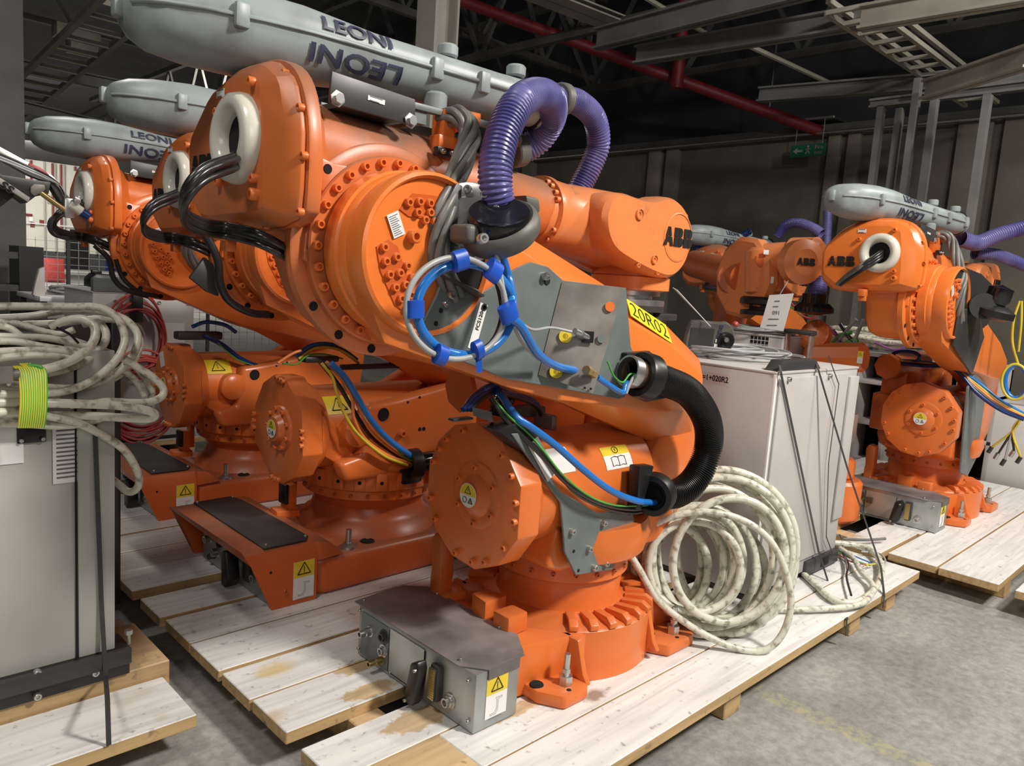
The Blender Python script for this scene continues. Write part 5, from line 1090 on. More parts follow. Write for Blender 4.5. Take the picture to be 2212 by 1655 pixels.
B().prism([(-1.0, 1.45), (-.66, 1.52), (-.4, 1.3), (-.55, 1.05), (-1.02, 1.25)], 'y', -.36, -.345, .003).done('arm_plate', M['dgrey'], R)
B().lathe([(.08, 0), (.08, .02), (0, .02)], (-.80, -.42, 1.50), (-.8, -.6, 0), 30).done('bolted_disc', M['dgrey'], R)
B().lathe([(.06, -.06), (.12, -.04), (.12, .0), (.07, .03)], (-.72, -.47, 1.48), (0, -.2, 1), 24).done('ball_clamp', M['black'], R)
B().lathe([(.05, 0), (.07, .05), (.07, .12), (0, .14)], (-.72, -.47, 1.50), (0, -.2, 1), 20).done('hose_ball', M['gloss'], R)
for a_ in (-.1, .1): B().box((-.77, a_ - .02, .1), (-.752, a_ + .02, .14)).done('plug_cover', M['rust'], R)
# second-row robot
O5 = V((8.5, 4.35, .15)); R = robot5
hose_mesh('purple_hose', PX([(1680, 510), (1695, 488), (1725, 482), (1755, 492), (1775, 505)], -.5, O5), .05, .016, .003, M['purple'], R, 14)
hose_mesh('purple_hose', PX([(1788, 455), (1787, 490), (1782, 560), (1770, 620)], -.3, O5), .045, .016, .003, M['purple'], R, 14)
hose_mesh('navy_hose', PX([(1500, 540), (1540, 528), (1590, 515), (1620, 500)], -.9, O5), .035, .016, .002, M['dblue'], R, 14)
for i, (mat, P) in enumerate((('red', [(1608, 630), (1590, 642), (1612, 665), (1650, 668), (1700, 650), (1730, 680), (1755, 688), (1765, 675)]), ('green', [(1600, 650), (1625, 668), (1680, 660), (1712, 665), (1735, 685)]), ('blue', [(1595, 655), (1620, 672), (1640, 668)]), ('rubber', [(1600, 640), (1603, 690), (1615, 710)]))):
    cable(['red_hose', 'green_hose', 'blue_hose', 'black_cable'][i], PX(P, -.6, O5), .012, M[mat], R)

# arm openings, and the straight cables of the right-hand robot
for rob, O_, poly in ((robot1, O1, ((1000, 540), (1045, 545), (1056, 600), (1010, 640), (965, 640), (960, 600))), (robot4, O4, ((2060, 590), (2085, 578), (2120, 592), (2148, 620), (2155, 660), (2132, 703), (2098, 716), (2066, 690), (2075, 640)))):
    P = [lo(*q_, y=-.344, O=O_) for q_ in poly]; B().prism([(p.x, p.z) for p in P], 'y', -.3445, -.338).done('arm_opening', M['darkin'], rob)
for ch in list(robot4.children):
    if ch.name.startswith('loop_cable'): bpy.data.objects.remove(ch)
for i in range(5):
    k = i * 3 - 6; P = [lo(1912, 545 + k, x=-1.40, O=O4), lo(1897, 556 + k, x=-1.46, O=O4), lo(1868, 575 + k, x=-1.50, O=O4), lo(1838, 595 + k * .7, x=-1.46, O=O4), lo(1815, 614 + k * .3, x=-1.40, O=O4)]
    cable('loop_cable', [p + V((0, (i % 2) * .02, 0)) for p in P], .010, M['gcable'] if i % 2 else M['rubber'], robot4)
# orange fork wrist reaching in over the cabinets
XW = 5.15; w0 = at(1660, 590, x=XW); fw = thing('industrial_robot', 'orange robot arm end with fork wrist and round cover, above the vented cabinet', 'robot', (6.5, 3.75, 0)); wo = V((6.5, 3.75, 0))
def W_(px_, py_, dx=0.0): return at(px_, py_, x=XW + dx) - wo
c_ = W_(1612, 600); d_ = V((.93, -.36, 0)).normalized()
B().lathe([(.27, 0), (.30, .02), (.30, .09), (.27, .12), (.20, .14), (0, .14)], c_ - d_ * .06, d_, 10).done('flange_plate', M['orange_worn'], fw)
B().cyl(W_(1500, 570, .9), c_, .12, 28).cyl(c_ + V((.05, .1, 0)), V((0, 0, 1.15)), .14, 24).done('upper_arm', M['orange_dark'], fw)
B().cyl((0, 0, 0), (0, 0, .35), .40, 32, c=.02).cyl((0, 0, .35), (0, 0, 1.2), .20, 32, c=.02).done('base', M['orange'], fw)
B().cyl(W_(1640, 560, -.03), W_(1740, 555, .0), .11, 28, c=.02).cyl(W_(1652, 535), W_(1650, 640), .135, 32, c=.03).done('fork_body', M['orange_worn'], fw)
c2 = W_(1648, 560, -.14); B().lathe([(.05, 0), (.05, .003), (0, .003)], c2, V((-.72, -.69, 0)), 24).done('fork_recess', M['orange_dark'], fw)
B().cyl(W_(1700, 560, .02), W_(1775, 560, .02), .15, 32, c=.04).done('wrist_drum', M['orange_worn'], fw)
n_ = V((-.52, -.85, 0)).normalized(); c3_ = W_(1741, 566, -.17); rr_ = V((.85, -.52, 0)).normalized()
B().lathe([(.15, -.1), (.15, -.02), (.10, .0), (.085, .004), (.080, .002), (0, .002)], c3_, n_, 36).done('logo_disc', M['orange_worn'], fw)
logo('logo_letters', fw, c3_ + n_ * .004, rr_, (0, 0, 1), .050, 'ink', .002)
B().lathe([(.15, 0), (.17, .02), (.17, .05), (.12, .06), (.12, .09), (.16, .10), (.16, .13), (0, .13)], W_(1652, 642), V((0, 0, -1)), 32).done('tool_plate', M['black'], fw)
B().lathe([(.10, 0), (.13, .03), (.13, .06), (.07, .08), (0, .08)], W_(1760, 655), V((0, 0, -1)), 28).lathe([(.08, 0), (.08, .12), (0, .12)], W_(1760, 635), V((0, 0, -1)), 24).done('hose_ball', M['gloss'], fw)
B().quad(W_(1655, 545, -.16), rr_, (0, 0, 1), .04, .03, .001).quad(W_(1668, 605, -.16), rr_, (0, 0, 1), .022, .045, .001).done('serial_label', M['white'], fw)
hose_mesh('purple_hose', [W_(1766, 590, .1), W_(1768, 620, .05), W_(1762, 645, .0)], .055, .018, .003, M['purple'], fw, 14)

# ------------------------------------------------------------------ controller cabinets
def cabinet(name, label, x0, x1, y0, y1, z0, z1, mat, handles=True):
    t = thing(name, label, 'cabinet', ((x0 + x1) / 2, (y0 + y1) / 2, z0)); hx_, hy_ = (x1 - x0) / 2, (y1 - y0) / 2; h_ = z1 - z0
    B().box((-hx_, -hy_, .03), (hx_, hy_, h_ - .01), .006).done('body', M[mat], t)
    B().box((-hx_ + .01, -hy_ + .01, 0), (hx_ - .01, hy_ - .01, .03), .004).done('plinth', M['black'], t)
    B().box((-hx_ - .004, -hy_ - .004, h_ - .012), (hx_ + .004, hy_ + .004, h_), .003).done('top_panel', M['cab'], t)
    return t
# grey cabinet to the right behind the nearest robot
CL, CR, CF, CB, CT = 3.335, 4.28, 1.645, 2.60, 1.27
t = cabinet('controller_cabinet', 'tall light grey cabinet strapped to the pallet behind the cable coil, code on its side', CL, CR, CF, CB, .15, CT, 'cab')
cen_ = V(((CL + CR) / 2, (CF + CB) / 2, .15))
B().box(V((CL - .003, CF - .004, .24)) - cen_, V((CL + .012, CF + .012, CT)) - cen_, .002).done('corner_trim', M['white'], t)
B().box(V((CL + .03, CF - .012, .26)) - cen_, V((CR - .14, CF, CT - .03)) - cen_, .004).done('door', M['cab'], t)
B().box(V((CR - .12, CF - .018, .42)) - cen_, V((CR - .005, CF, CT - .05)) - cen_, .006).done('side_cover', M['cab'], t)
B().box(V((CL + .55, CF - .02, .16)) - cen_, V((CR + .01, CF + .02, .24)) - cen_, .005).done('lifting_beam', M['dgrey'], t)
B().box(V((CR - .22, CF - .022, .175)) - cen_, V((CR - .12, CF - .018, .225)) - cen_, .002).done('slot', M['darkin'], t)
B().prism([(CL + .03, CT), (CL + .09, CT + .05), (CL + .43, CT + .05), (CL + .50, CT)], 'y', CF + .01, CF + .08, .006).done('lifting_bracket', M['dgrey'], t).location = -cen_
for p_ in ((CL + .10, CT - .035), (CL + .55, CT - .035)): bolt(t, V((p_[0], CF - .013, p_[1])) - cen_, (0, -1, 0), .012, 'steel')
lc = at(1545, 818, x=CL - .002) - cen_
B().quad(lc, (0, -1, 0), (0, 0, 1), .17, .058, .001).done('code_label', M['white'], t)
B().text('=1+020R2', .040, .001, lc + V((-.002, 0, 0)), (0, -1, 0), (0, 0, 1), .0006, sx=.85).done('code_text', M['ink'], t, 30)
# its straps
def strap(label, pts, w_=.016, ax=(1, 0, 0)):
    P = [V(p) for p in pts]; b = B()
    for i in range(len(P) - 1):
        a_, c_ = P[i], P[i + 1]; d_ = (c_ - a_).normalized(); s_ = V(ax); s_ = (s_ - d_ * s_.dot(d_)).normalized(); n_ = d_.cross(s_)
        b.loft([[p + s_ * (u_ * w_ / 2) + n_ * (v_ * .0012) for u_, v_ in ((-1, -1), (1, -1), (1, 1), (-1, 1))] for p in (a_ - d_ * .002, c_ + d_ * .002)])
    return tag(b.done('packing_strap', M['dgrey']), label, 'strap')
strap('black packing strap down the grey cabinet front, nearer the coil', [at(1684, 790, y=CF + .01), at(1687, 806, y=CF - .02), at(1768, 1190, y=CF - .03), at(1799, 1290, y=1.50), at(1829, 1337, y=1.272), at(1828, 1372, y=1.272)])
strap('black packing strap from the cabinet corner to the far pallet edge', [at(1764, 785, y=CF + .01), at(1768, 800, y=CF - .02), at(1830, 1010, y=1.50), at(1903, 1225, y=1.35), at(1910, 1287, y=1.272), at(1908, 1312, y=1.272)])
strap('white grey cord hanging down the right side of the cabinet', [at(1790, 770, y=CF - .03), at(1812, 830, y=CF - .03), at(1790, 1000, y=CF - .03), at(1785, 1160, y=CF - .03), at(1800, 1200, y=CF - .03)], .006)['category'] = 'cord'
bpy.data.objects['packing_strap.002'].name = 'hanging_cord'  # this one is a hanging cord, built as a narrow strap
# teach pendant on the cabinet
tp = at(1530, 745, x=3.62); tp = V((tp.x, tp.y, CT + .105)); rt_ = V((.72, -.69, 0)); up_ = V((-.14, -.14, .98)).normalized(); nn_ = rt_.cross(up_)
tpn = thing('teach_pendant', 'dark grey handheld robot pendant with screen and joystick on the cabinet', 'pendant', tp)
def fr_(x, z, n_=0): return rt_ * x + up_ * z + nn_ * n_
prof = [(-.135, -.05), (-.12, .08), (-.09, .092), (.04, .085), (.085, .095), (.125, .06), (.135, -.01), (.12, -.085), (.06, -.105), (0, -.09), (-.11, -.075)]
def rnd2(L, it=2):
    for _ in range(it): L = [q for i in range(len(L)) for q in ((L[i][0] * .75 + L[(i + 1) % len(L)][0] * .25, L[i][1] * .75 + L[(i + 1) % len(L)][1] * .25), (L[i][0] * .25 + L[(i + 1) % len(L)][0] * .75, L[i][1] * .25 + L[(i + 1) % len(L)][1] * .75))]
    return L
pr_ = rnd2(prof); B().loft([[fr_(x * .92, z * .92, -.04) for x, z in pr_], [fr_(x, z, -.02) for x, z in pr_], [fr_(x, z, .005) for x, z in pr_], [fr_(x * .95, z * .95, .018) for x, z in pr_]]).done('body', M['greyplastic'], tpn, 40)
B().quad(fr_(-.045, .005, .019), rt_, up_, .125, .10, .002).done('screen', M['dgrey'], tpn)
B().lathe([(.048, .0), (.046, .008), (.030, .004), (.028, -.0), (0, -.0)], fr_(.085, -.005, .018), nn_, 28).done('joystick_well', M['black'], tpn)
B().lathe([(.010, 0), (.008, .02), (.013, .03), (.012, .038), (0, .04)], fr_(.08, .008, .018), nn_, 20).done('joystick', M['steel'], tpn)
for i in range(6): B().quad(fr_(.032 + .004 * i, -.06 + i * .026, .0195), rt_, up_, .018, .018, .003).done('key', M['white'] if i < 3 else M['navy'], tpn)
B().lathe([(.014, 0), (.018, .006), (.016, .022), (0, .024)], fr_(.125, .075, .0), V((.5, -.2, .8)), 18).done('stop_button', M['red'], tpn)
B().tube([fr_(-.02, -.09, .01), fr_(.0, -.07, .03), fr_(.02, -.09, .03), fr_(.03, -.075, .03)], .004, 6).done('wire_tie', M['white'], tpn)
def loops(name, label, cat, c_, rx, ry, n_, r_, mat, jit=.15, flat=True, seed=1, nrm=None, up=None, layers=2, extra=None):
    random.seed(seed); t_ = thing(name, label, cat, c_)
    nrm = V((0, 0, 1)) if nrm is None else V(nrm).normalized(); u_ = V((1, 0, 0)) if abs(nrm.x) < .9 else V((0, 1, 0)); u_ = (u_ - nrm * u_.dot(nrm)).normalized(); v_ = nrm.cross(u_)
    for k in range(n_):
        dx, dy = random.uniform(-jit, jit) * rx, random.uniform(-jit, jit) * ry; fx, fy = 1 + random.uniform(-jit, jit), 1 + random.uniform(-jit, jit); ph = random.uniform(0, 2 * PI); hgt = r_ + (k % (layers * 2)) * r_ * .9
        P = [u_ * (dx + rx * fx * math.cos(a)) + v_ * (dy + ry * fy * math.sin(a)) + nrm * (hgt + r_ * 1.2 * (1 + math.sin(a * 2 + ph))) for a in [2 * PI * i / 12 for i in range(12)]]
        B().tube(P, r_, 8, closed=True, sub=6).done('cable_loop', M[mat], t_, 60)
    return t_
c_ = at(1690, 785, z=CT + .01)
loops('thin_cable_coil', 'flat coil of thin pale cable lying on the grey cabinet top', 'cable coil', (3.86, 2.12, CT + .01), .26, .22, 11, .0065, 'lgrey', .3, seed=4, layers=3)
# cabinets farther back
c5 = cabinet('controller_cabinet', 'low grey cabinet top with square vent grille behind the thin cable coil', 4.9, 5.30, 2.40, 3.0, .15, 1.36, 'cab')
b = B()
for i in range(5):
    for j in range(5): b.box((-.201, -.20 + i * .028, 1.06 + j * .028), (-.199, -.178 + i * .028, 1.082 + j * .028))
b.done('vent_grille', M['darkin'], c5)['kind'] = 'stuff'
loops('thin_cable_coil', 'thin pale cable coil on the vented cabinet behind the pendant', 'cable coil', (5.08, 2.66, 1.362), .16, .2, 8, .007, 'lgrey', .25, seed=9)
p_ = at(1722, 775, x=4.7); br = thing('lifting_frame', 'silver and black open bracket standing between cabinet and orange robot', 'bracket', (p_.x, p_.y, 0.15))
zt_ = at(1722, 722, x=4.7).z - .15
B().box((-.03, -.085, 0), (.03, -.07, zt_), .004).box((-.03, .07, 0), (.03, .085, zt_), .004).done('side', M['steel'], br); B().box((-.04, -.095, zt_), (.04, .095, zt_ + .03), .01).done('top', M['dgrey'], br)
p_ = at(1680, 680, x=4.6); tg_ = thing('paper_tag', 'white hanging paper tag printed with three digits, among the coloured hoses', 'tag', p_)
B().loft([[V((0, .07, .12)), V((0, -.09, .14)), V((0, -.05, -.10)), V((0, .11, -.09))], [V((-.002, .07, .12)), V((-.002, -.09, .14)), V((-.002, -.05, -.10)), V((-.002, .11, -.09))]]).done('card', M['white'], tg_)
B().text('091', .035, .001, (-.003, .01, .01), (0, -1, .05), (0, 0, 1)).done('printed_code', M['inkgrey'], tg_, 30)
for k, z_ in enumerate((.085, .05, -.03, -.07)): B().quad((-.003, .012 + k * .006, z_), (0, -1, .08), (0, 0, 1), .07 if k > 1 else .035, .006, .0005).done('print_line', M['inkgrey'], tg_)
B().tube([(0, 0, .13), (.08, .02, .17), (.15, .03, .22)], .002, 5, sub=1).done('string', M['lgrey'], tg_)
a_, b_ = at(1460, 622, x=3.55), at(1535, 706, x=3.55)
tg_ = thing('paper_tag', 'white paper tag seen edge on, above the handheld pendant', 'tag', b_)
B().loft([[V((0, 0, 0)), (a_ - b_) + V((.0, -.01, -.012)), (a_ - b_) + V((.02, .035, .0))], [V((.002, 0, .002)), (a_ - b_) + V((.002, -.01, -.01)), (a_ - b_) + V((.022, .035, .002))]]).done('card', M['white'], tg_)

# orange pedestal unit seen over the cabinet
p_ = at(1810, 1000, x=5.2); pd = thing('pedestal_robot', 'small orange pedestal arm unit between the grey cabinet and right-hand robot', 'robot', (5.2, p_.y, .15))
def q_(px_, py_, dx=0): return at(px_, py_, x=5.2 + dx) - V((5.2, p_.y, .15))
a_, b_ = q_(1745, 772), q_(1868, 772)
B().cyl(a_, b_, .10, 8, c=.012).done('drum', M['orange'], pd); a_ = q_(1822, 800); b_ = q_(1800, 930)
B().prism([(q_(1775, 800).y, q_(1775, 800).z), (q_(1845, 800).y, q_(1845, 800).z), (q_(1838, 905).y, q_(1838, 905).z), (q_(1800, 940).y, q_(1800, 940).z), (q_(1780, 940).y, q_(1780, 940).z)], 'x', -.09, .07, .012).done('column', M['orange'], pd)
B().box(q_(1800, 880, -.1), q_(1850, 858, -.04), .008).done('foot_bracket', M['orange'], pd)
c_ = q_(1800, 1000); B().cyl((0, c_.y, 0), (0, c_.y, .28), .20, 28, c=.02).cyl((0, c_.y, .28), (0, c_.y, .42), .14, 28, c=.02).done('base', M['orange'], pd)
B().box(q_(1830, 960, -.08), q_(1855, 895, .05), .01).done('steel_cover', M['galv'], pd)
B().lathe([(.11, 0), (.11, .05), (.08, .06), (0, .06)], q_(1765, 728, .05), (-.8, .1, .3), 28).done('joint_flange', M['orange'], pd)
ring_bolts(bpy.data.objects['joint_flange'], q_(1765, 728, .05) + V((-.8, .1, .3)).normalized() * .05, (-.8, .1, .3), .094, 14, .009, 'orange')
sticker('warning_sticker', pd, q_(1858, 772, -.102), (0, -1, 0), (0, 0, 1), .035, .08, 'warn')

# dark perforated shelf and the hanging grey coil behind the right-hand robot
p_ = at(1945, 790, x=7.9)
sh = thing('shelf_unit', 'dark hollow block shelf under the grey cable coil behind the right-hand robot', 'shelf', (7.9, p_.y, 0))
for k in range(7):
    B().box((-.2, -.9 + k * .3, 0), (.2, -.86 + k * .3, 1.12), .004).done('upright', M['cab'], sh)
for z_ in (.05, .45, .85, 1.12): B().box((-.2, -.9, z_), (.2, .94, z_ + .04), .004).done('board', M['cab'], sh)
B().box((.15, -.9, 0), (.2, .94, 1.12)).done('back', M['darkin'], sh)
loops('cable_coil', 'loose coil of grey cables behind the right-hand robot head', 'cable coil', (7.75, p_.y + .02, 1.20), .16, .48, 13, .02, 'cream', .25, seed=3, layers=4)
cable_o = cable('violet_cable', PX([(1890, 740), (1930, 755), (1965, 745), (2000, 715)], 7.5, V((0, 0, 0))), .010, M['violet']); tag(cable_o, 'thin violet cable drooping below the grey coil at right', 'cable')
ht = thing('hose_tangle', 'tangle of green, blue and grey air lines beside the right-hand robot', 'hoses', at(1830, 740, x=6.2))
ho_ = at(1830, 740, x=6.2)
for i, (mat, P) in enumerate((('green', [(1800, 760), (1830, 740), (1850, 735), (1842, 755), (1800, 775)]), ('blue', [(1835, 742), (1850, 740), (1845, 760), (1825, 762)]), ('lgrey', [(1790, 765), (1830, 712), (1850, 690)]), ('green', [(1795, 745), (1815, 725), (1840, 718)]), ('rubber', [(1815, 700), (1835, 730), (1850, 745)]), ('lgrey', [(1835, 790), (1845, 740), (1865, 690)]), ('violet', [(1780, 700), (1800, 715), (1815, 740)]))):
    B().tube([at(*q, x=6.2) - ho_ for q in P], .016, 8).done(['green_hose', 'blue_hose', 'grey_hose', 'green_hose', 'black_hose', 'grey_hose', 'violet_hose'][i], M[mat], ht, 60)
wb = cabinet('white_cabinet', 'low white cabinet behind the right-hand robot base', 7.7, 8.5, .1, 1.75, .0, .86, 'white')
p_ = at(2185, 945, x=6.9); pg = thing('cable_plugs', 'bunch of small metal plugs on yellow and black leads at right edge', 'plugs', p_)
for i in range(5):
    e_ = V((0, .12 - i * .05, -.10 - (i % 3) * .04)); B().tube([V((0, -.05, .18)), V((0, 0, .05)), e_], .009, 7).done('lead', M[['yellow', 'rubber', 'lgrey', 'rubber', 'yellow'][i]], pg, 60); B().cyl(e_, e_ + V((0, .02, -.05)), .016, 10).done('plug', M['steel' if i % 2 else 'dgrey'], pg)
p_ = at(1815, 1108, x=5.30); tag(B().prism([(-.08, 0), (.07, -.02), (.06, .05), (-.06, .08)], 'x', -.01, .01, .002).done('yellow_card', M['ysign'], loc=(5.38, p_.y, .19)), 'yellow card lying by the left end of the right-hand connector box', 'card')

# ------------------------------------------------------------------ left foreground cabinet
LX0, LX1, LY, LZ0, LT = -.55, .79, 2.60, .20, 1.30
t = thing('controller_cabinet', 'pale grey cabinet in the left foreground under the big cable coil', 'cabinet', (.1, 3.0, LZ0)); lo_ = V((.1, 3.0, LZ0))
def LB(nm, a_, b_, mat, bv=.004): return B().box(V(a_) - lo_, V(b_) - lo_, bv).done(nm, M[mat], t)
LB('body', (LX0, LY, .275), (LX1, 3.2, LT), 'cabl', .006)
LB('plinth', (LX0, LY - .015, LZ0), (LX1 + .045, LY + .1, .30), 'black'); LB('plinth', (LX0, 3.0, LZ0), (LX1, 3.2, .275), 'black')
LB('lifting_beam', (.40, LY - .035, .245), (LX1 + .045, LY - .015, .30), 'dgrey')
LB('rear_post', (LX1 + .16, 3.16, .20), (LX1 + .195, 3.20, 1.35), 'black'); LB('rear_panel', (LX0, 3.2, .2), (LX1 + .195, 3.22, 1.35), 'black')
LB('edge_strip', (LX1 - .115, LY - .006, .30), (LX1 - .11, LY, 1.25), 'darkin', 0); LB('corner_panel', (LX1 - .108, LY - .008, .30), (LX1, LY, LT), 'cabl', .003)
for px_, py_ in ((80, 1503), (205, 1452), (80, 1453)): bolt(t, at(px_, py_, y=LY - .02) - lo_, (0, -1, 0), .012, 'steel')
q = V((.835, LY - .0, .30)) - lo_; B().cyl(q, q + V((0, 0, .035)), .006, 10).cyl(q + V((0, 0, .035)), q + V((0, 0, .05)), .013, 10).done('levelling_screw', M['steel'], t)
lc = at(152, 978, y=LY - .003) - lo_; sticker('instruction_sheet', t, lc, (1, 0, 0), (0, 0, 1), .097, .19, 'text')
lc = at(12, 950, y=LY - .003) - lo_; sticker('drawing_sheet', t, lc, (1, 0, 0), (0, 0, 1), .09, .15, 'none')
pc = at(69, 940, y=LY - .01) - lo_; bb_ = B().box(pc + V((-.038, 0, -.024)), pc + V((.038, .01, .024)), .003).done('door_latch', M['black'], t)
for s_ in (-.028, .028): bolt(t, pc + V((s_, -.002, -.014)), (0, -1, 0), .006, 'steel')
LB('top_gear', (.15, LY + .04, LT), (.66, LY + .3, LT + .03), 'black')
strap('black packing strap hanging down the left foreground cabinet', [at(203, 880, y=LY - .012), at(208, 1000, y=LY - .014), at(219, 1300, y=LY - .018), at(228, 1460, y=LY - .04), at(232, 1510, y=2.287), at(235, 1609, y=2.285)], .014)
# big cable coil
ck = thing('cable_coil', 'big coil of grimy pale cable on the left foreground cabinet', 'cable coil', (.3, 2.7, LT)); co_ = V((.3, 2.7, LT))
strands = [([(-60, 662), (60, 662), (150, 663), (211, 664), (248, 682), (266, 712), (268, 745), (245, 785), (198, 822), (140, 845), (60, 852), (-60, 850)], 2.72, 2.47, .0125),
 ([(-60, 690), (60, 684), (130, 672), (200, 671), (262, 686), (292, 712), (297, 742), (275, 785), (225, 820), (160, 838), (90, 836), (20, 825)], 2.80, 2.52, .0125),
 ([(-60, 700), (100, 700), (200, 690), (270, 695), (300, 730), (298, 762), (270, 800), (215, 832), (150, 850), (60, 870), (-60, 875)], 2.86, 2.56, .0125),
 ([(110, 705), (145, 692), (180, 690), (204, 706), (203, 735), (180, 762), (140, 785), (80, 800), (-60, 808)], 2.66, 2.46, .0135),
 ([(180, 700), (210, 696), (228, 716), (225, 742), (200, 770), (150, 795), (90, 808), (20, 815)], 2.72, 2.52, .0125),
 ([(-60, 680), (0, 696), (40, 700), (86, 714), (130, 722), (160, 712)], 2.70, 2.62, .0105), ([(-60, 700), (10, 706), (40, 722), (60, 742), (100, 752)], 2.62, 2.60, .0105),
 ([(-60, 725), (40, 728), (100, 730), (160, 742), (185, 748)], 2.60, 2.60, .0105), ([(-60, 738), (30, 738), (90, 748), (150, 757), (190, 762)], 2.56, 2.56, .0105),
 ([(-60, 765), (20, 758), (80, 757), (140, 760), (180, 770)], 2.54, 2.54, .0105), ([(-60, 785), (20, 772), (90, 768), (150, 772)], 2.52, 2.54, .011),
 ([(-60, 868), (60, 870), (150, 872), (211, 874), (270, 878), (315, 886), (335, 896), (320, 905), (270, 903), (180, 898), (60, 900), (-60, 905)], 2.48, 2.56, .0135),
 ([(268, 775), (300, 795), (330, 815), (352, 838), (350, 856), (325, 868), (285, 870), (230, 868), (150, 875)], 2.60, 2.54, .0125), ([(255, 798), (280, 810), (298, 830), (312, 856)], 2.64, 2.62, .011), ([(290, 790), (312, 815), (328, 845), (326, 862)], 2.68, 2.64, .011),
 ([(-60, 895), (40, 890), (100, 898), (169, 914), (230, 945), (268, 972), (292, 1008), (301, 1038), (293, 1058), (276, 1062), (256, 1046), (240, 1035)], 2.46, 2.75, .013),
 ([(-60, 915), (40, 915), (120, 920), (180, 915), (230, 900)], 2.52, 2.57, .0115), ([(-60, 830), (40, 836), (130, 840), (200, 828), (240, 800)], 2.58, 2.60, .012)]
for P, ya, yb_, r_ in strands:
    n_ = len(P); W_ = [at(P[i][0], P[i][1], y=ya + (yb_ - ya) * (i / (n_ - 1))) - co_ for i in range(n_)]
    B().tube(W_, r_, 12, sub=8).done('cable_loop', M['cream'], ck, 60)
B().tube([at(122, 708, y=2.58) - co_, at(150, 722, y=2.56) - co_, at(170, 742, y=2.55) - co_], .004, 6).done('cable_tie', M['black'], ck)
wp = thing('earth_wire_wrap', 'yellow and green striped wire wrapped round the big cable coil', 'wire', at(70, 850, y=2.43)); wo_ = at(70, 850, y=2.43)
for i in range(12):
    P = [at(24 + i * 5.0, 792 - (6 if 3 < i < 9 else 0), y=2.47), at(38 + i * 5.2, 800, y=2.445), at(44 + i * 4.9, 835, y=2.43), at(45 + i * 4.8, 870, y=2.425), at(43 + i * 4.8, 900, y=2.43), at(40 + i * 4.7, 924, y=2.445)]
    B().tube([p - wo_ for p in P], .0031, 8, sub=5).done('wire_turn', M['yellow'] if i % 2 == 0 else M['ylabel'], wp, 60)
    B().tube([p - wo_ + V((.0034, -.0012, 0)) for p in P], .0022, 6, sub=5).done('green_stripe', M['green'], wp, 60)
B().tube([at(60, 790, y=2.46) - wo_, at(85, 792, y=2.45) - wo_, at(90, 800, y=2.45) - wo_], .006, 8).done('wire_knot', M['green'], wp)
p_ = at(8, 808, y=2.44); pk = B().box((-.04, -.02, -.025), (.02, .02, .025), .005).cyl((.02, 0, 0), (.035, 0, 0), .014, 12); tag(pk.done('cable_plug', M['raw'], loc=p_), 'grey brown metal plug at the left edge beside the striped wire', 'plug')

# ------------------------------------------------------------------ big coil on the pallet by the right cabinet
P0 = at(1600, 1400, z=.172); nC = V((-.70, -.69, .18)).normalized()
rc = thing('cable_coil', 'standing coil of grimy pale cable on the near pallet against the grey cabinet', 'cable coil', (P0.x, P0.y, .15)); ro_ = V((P0.x, P0.y, .15))
def ell(cx_, cy_, rx, ry, rot=0, n_=12, a0=0): 
    return [(cx_ + rx * math.cos(a) * math.cos(rot) - ry * math.sin(a) * math.sin(rot), cy_ + rx * math.cos(a) * math.sin(rot) + ry * math.sin(a) * math.cos(rot)) for a in [a0 + 2 * PI * i / n_ for i in range(n_)]]
def coil_loop(P, off, r_, closed=True, wob=0.0):
    W_ = [onplane(x, y, P0 - nC * (off + wob * math.sin(i * 1.7)), nC) for i, (x, y) in enumerate(P)]
    for w_ in W_: w_.z = max(w_.z, .15 + r_)
    return B().tube([w_ - ro_ for w_ in W_], r_, 12, closed=closed, sub=8).done('cable_loop', M['cream'], rc, 60)
coil_loop([(1352, 1185), (1378, 1225), (1420, 1295), (1480, 1345), (1550, 1385), (1610, 1405), (1655, 1403), (1690, 1370), (1708, 1310), (1700, 1245), (1672, 1180), (1625, 1135), (1560, 1110), (1490, 1108), (1430, 1125), (1385, 1152), (1356, 1180)], .0, .0145, False)
for i, (cx_, cy_, rx, ry, rot, off, r_) in enumerate([
    (1560, 1190, 150, 158, .2, .10, .0165), (1545, 1185, 160, 150, .5, .16, .0165), (1560, 1200, 140, 170, -.2, .13, .0165), (1535, 1195, 168, 140, .6, .20, .0165), (1540, 1205, 130, 150, .1, .07, .0155),
    (1500, 1215, 105, 118, .1, .09, .0165), (1490, 1222, 95, 110, .3, .12, .0165), (1478, 1215, 85, 105, 0, .15, .0155), (1515, 1220, 118, 128, -.2, .18, .0165), (1500, 1225, 100, 98, .4, .05, .0155), (1470, 1225, 110, 102, .2, .22, .0165), (1530, 1230, 125, 112, .3, .24, .0165), (1590, 1195, 128, 160, -.1, .26, .0165), (1450, 1230, 80, 95, .1, .17, .016), (1465, 1215, 95, 120, -.3, .2, .0165), (1440, 1225, 75, 110, .2, .24, .016), (1575, 1210, 120, 135, .3, .03, .0165), (1555, 1180, 165, 165, .4, .22, .017)]):
    coil_loop(ell(cx_, cy_, rx, ry, rot, 12, i * .7), off, r_ * 1.08, True, .012)
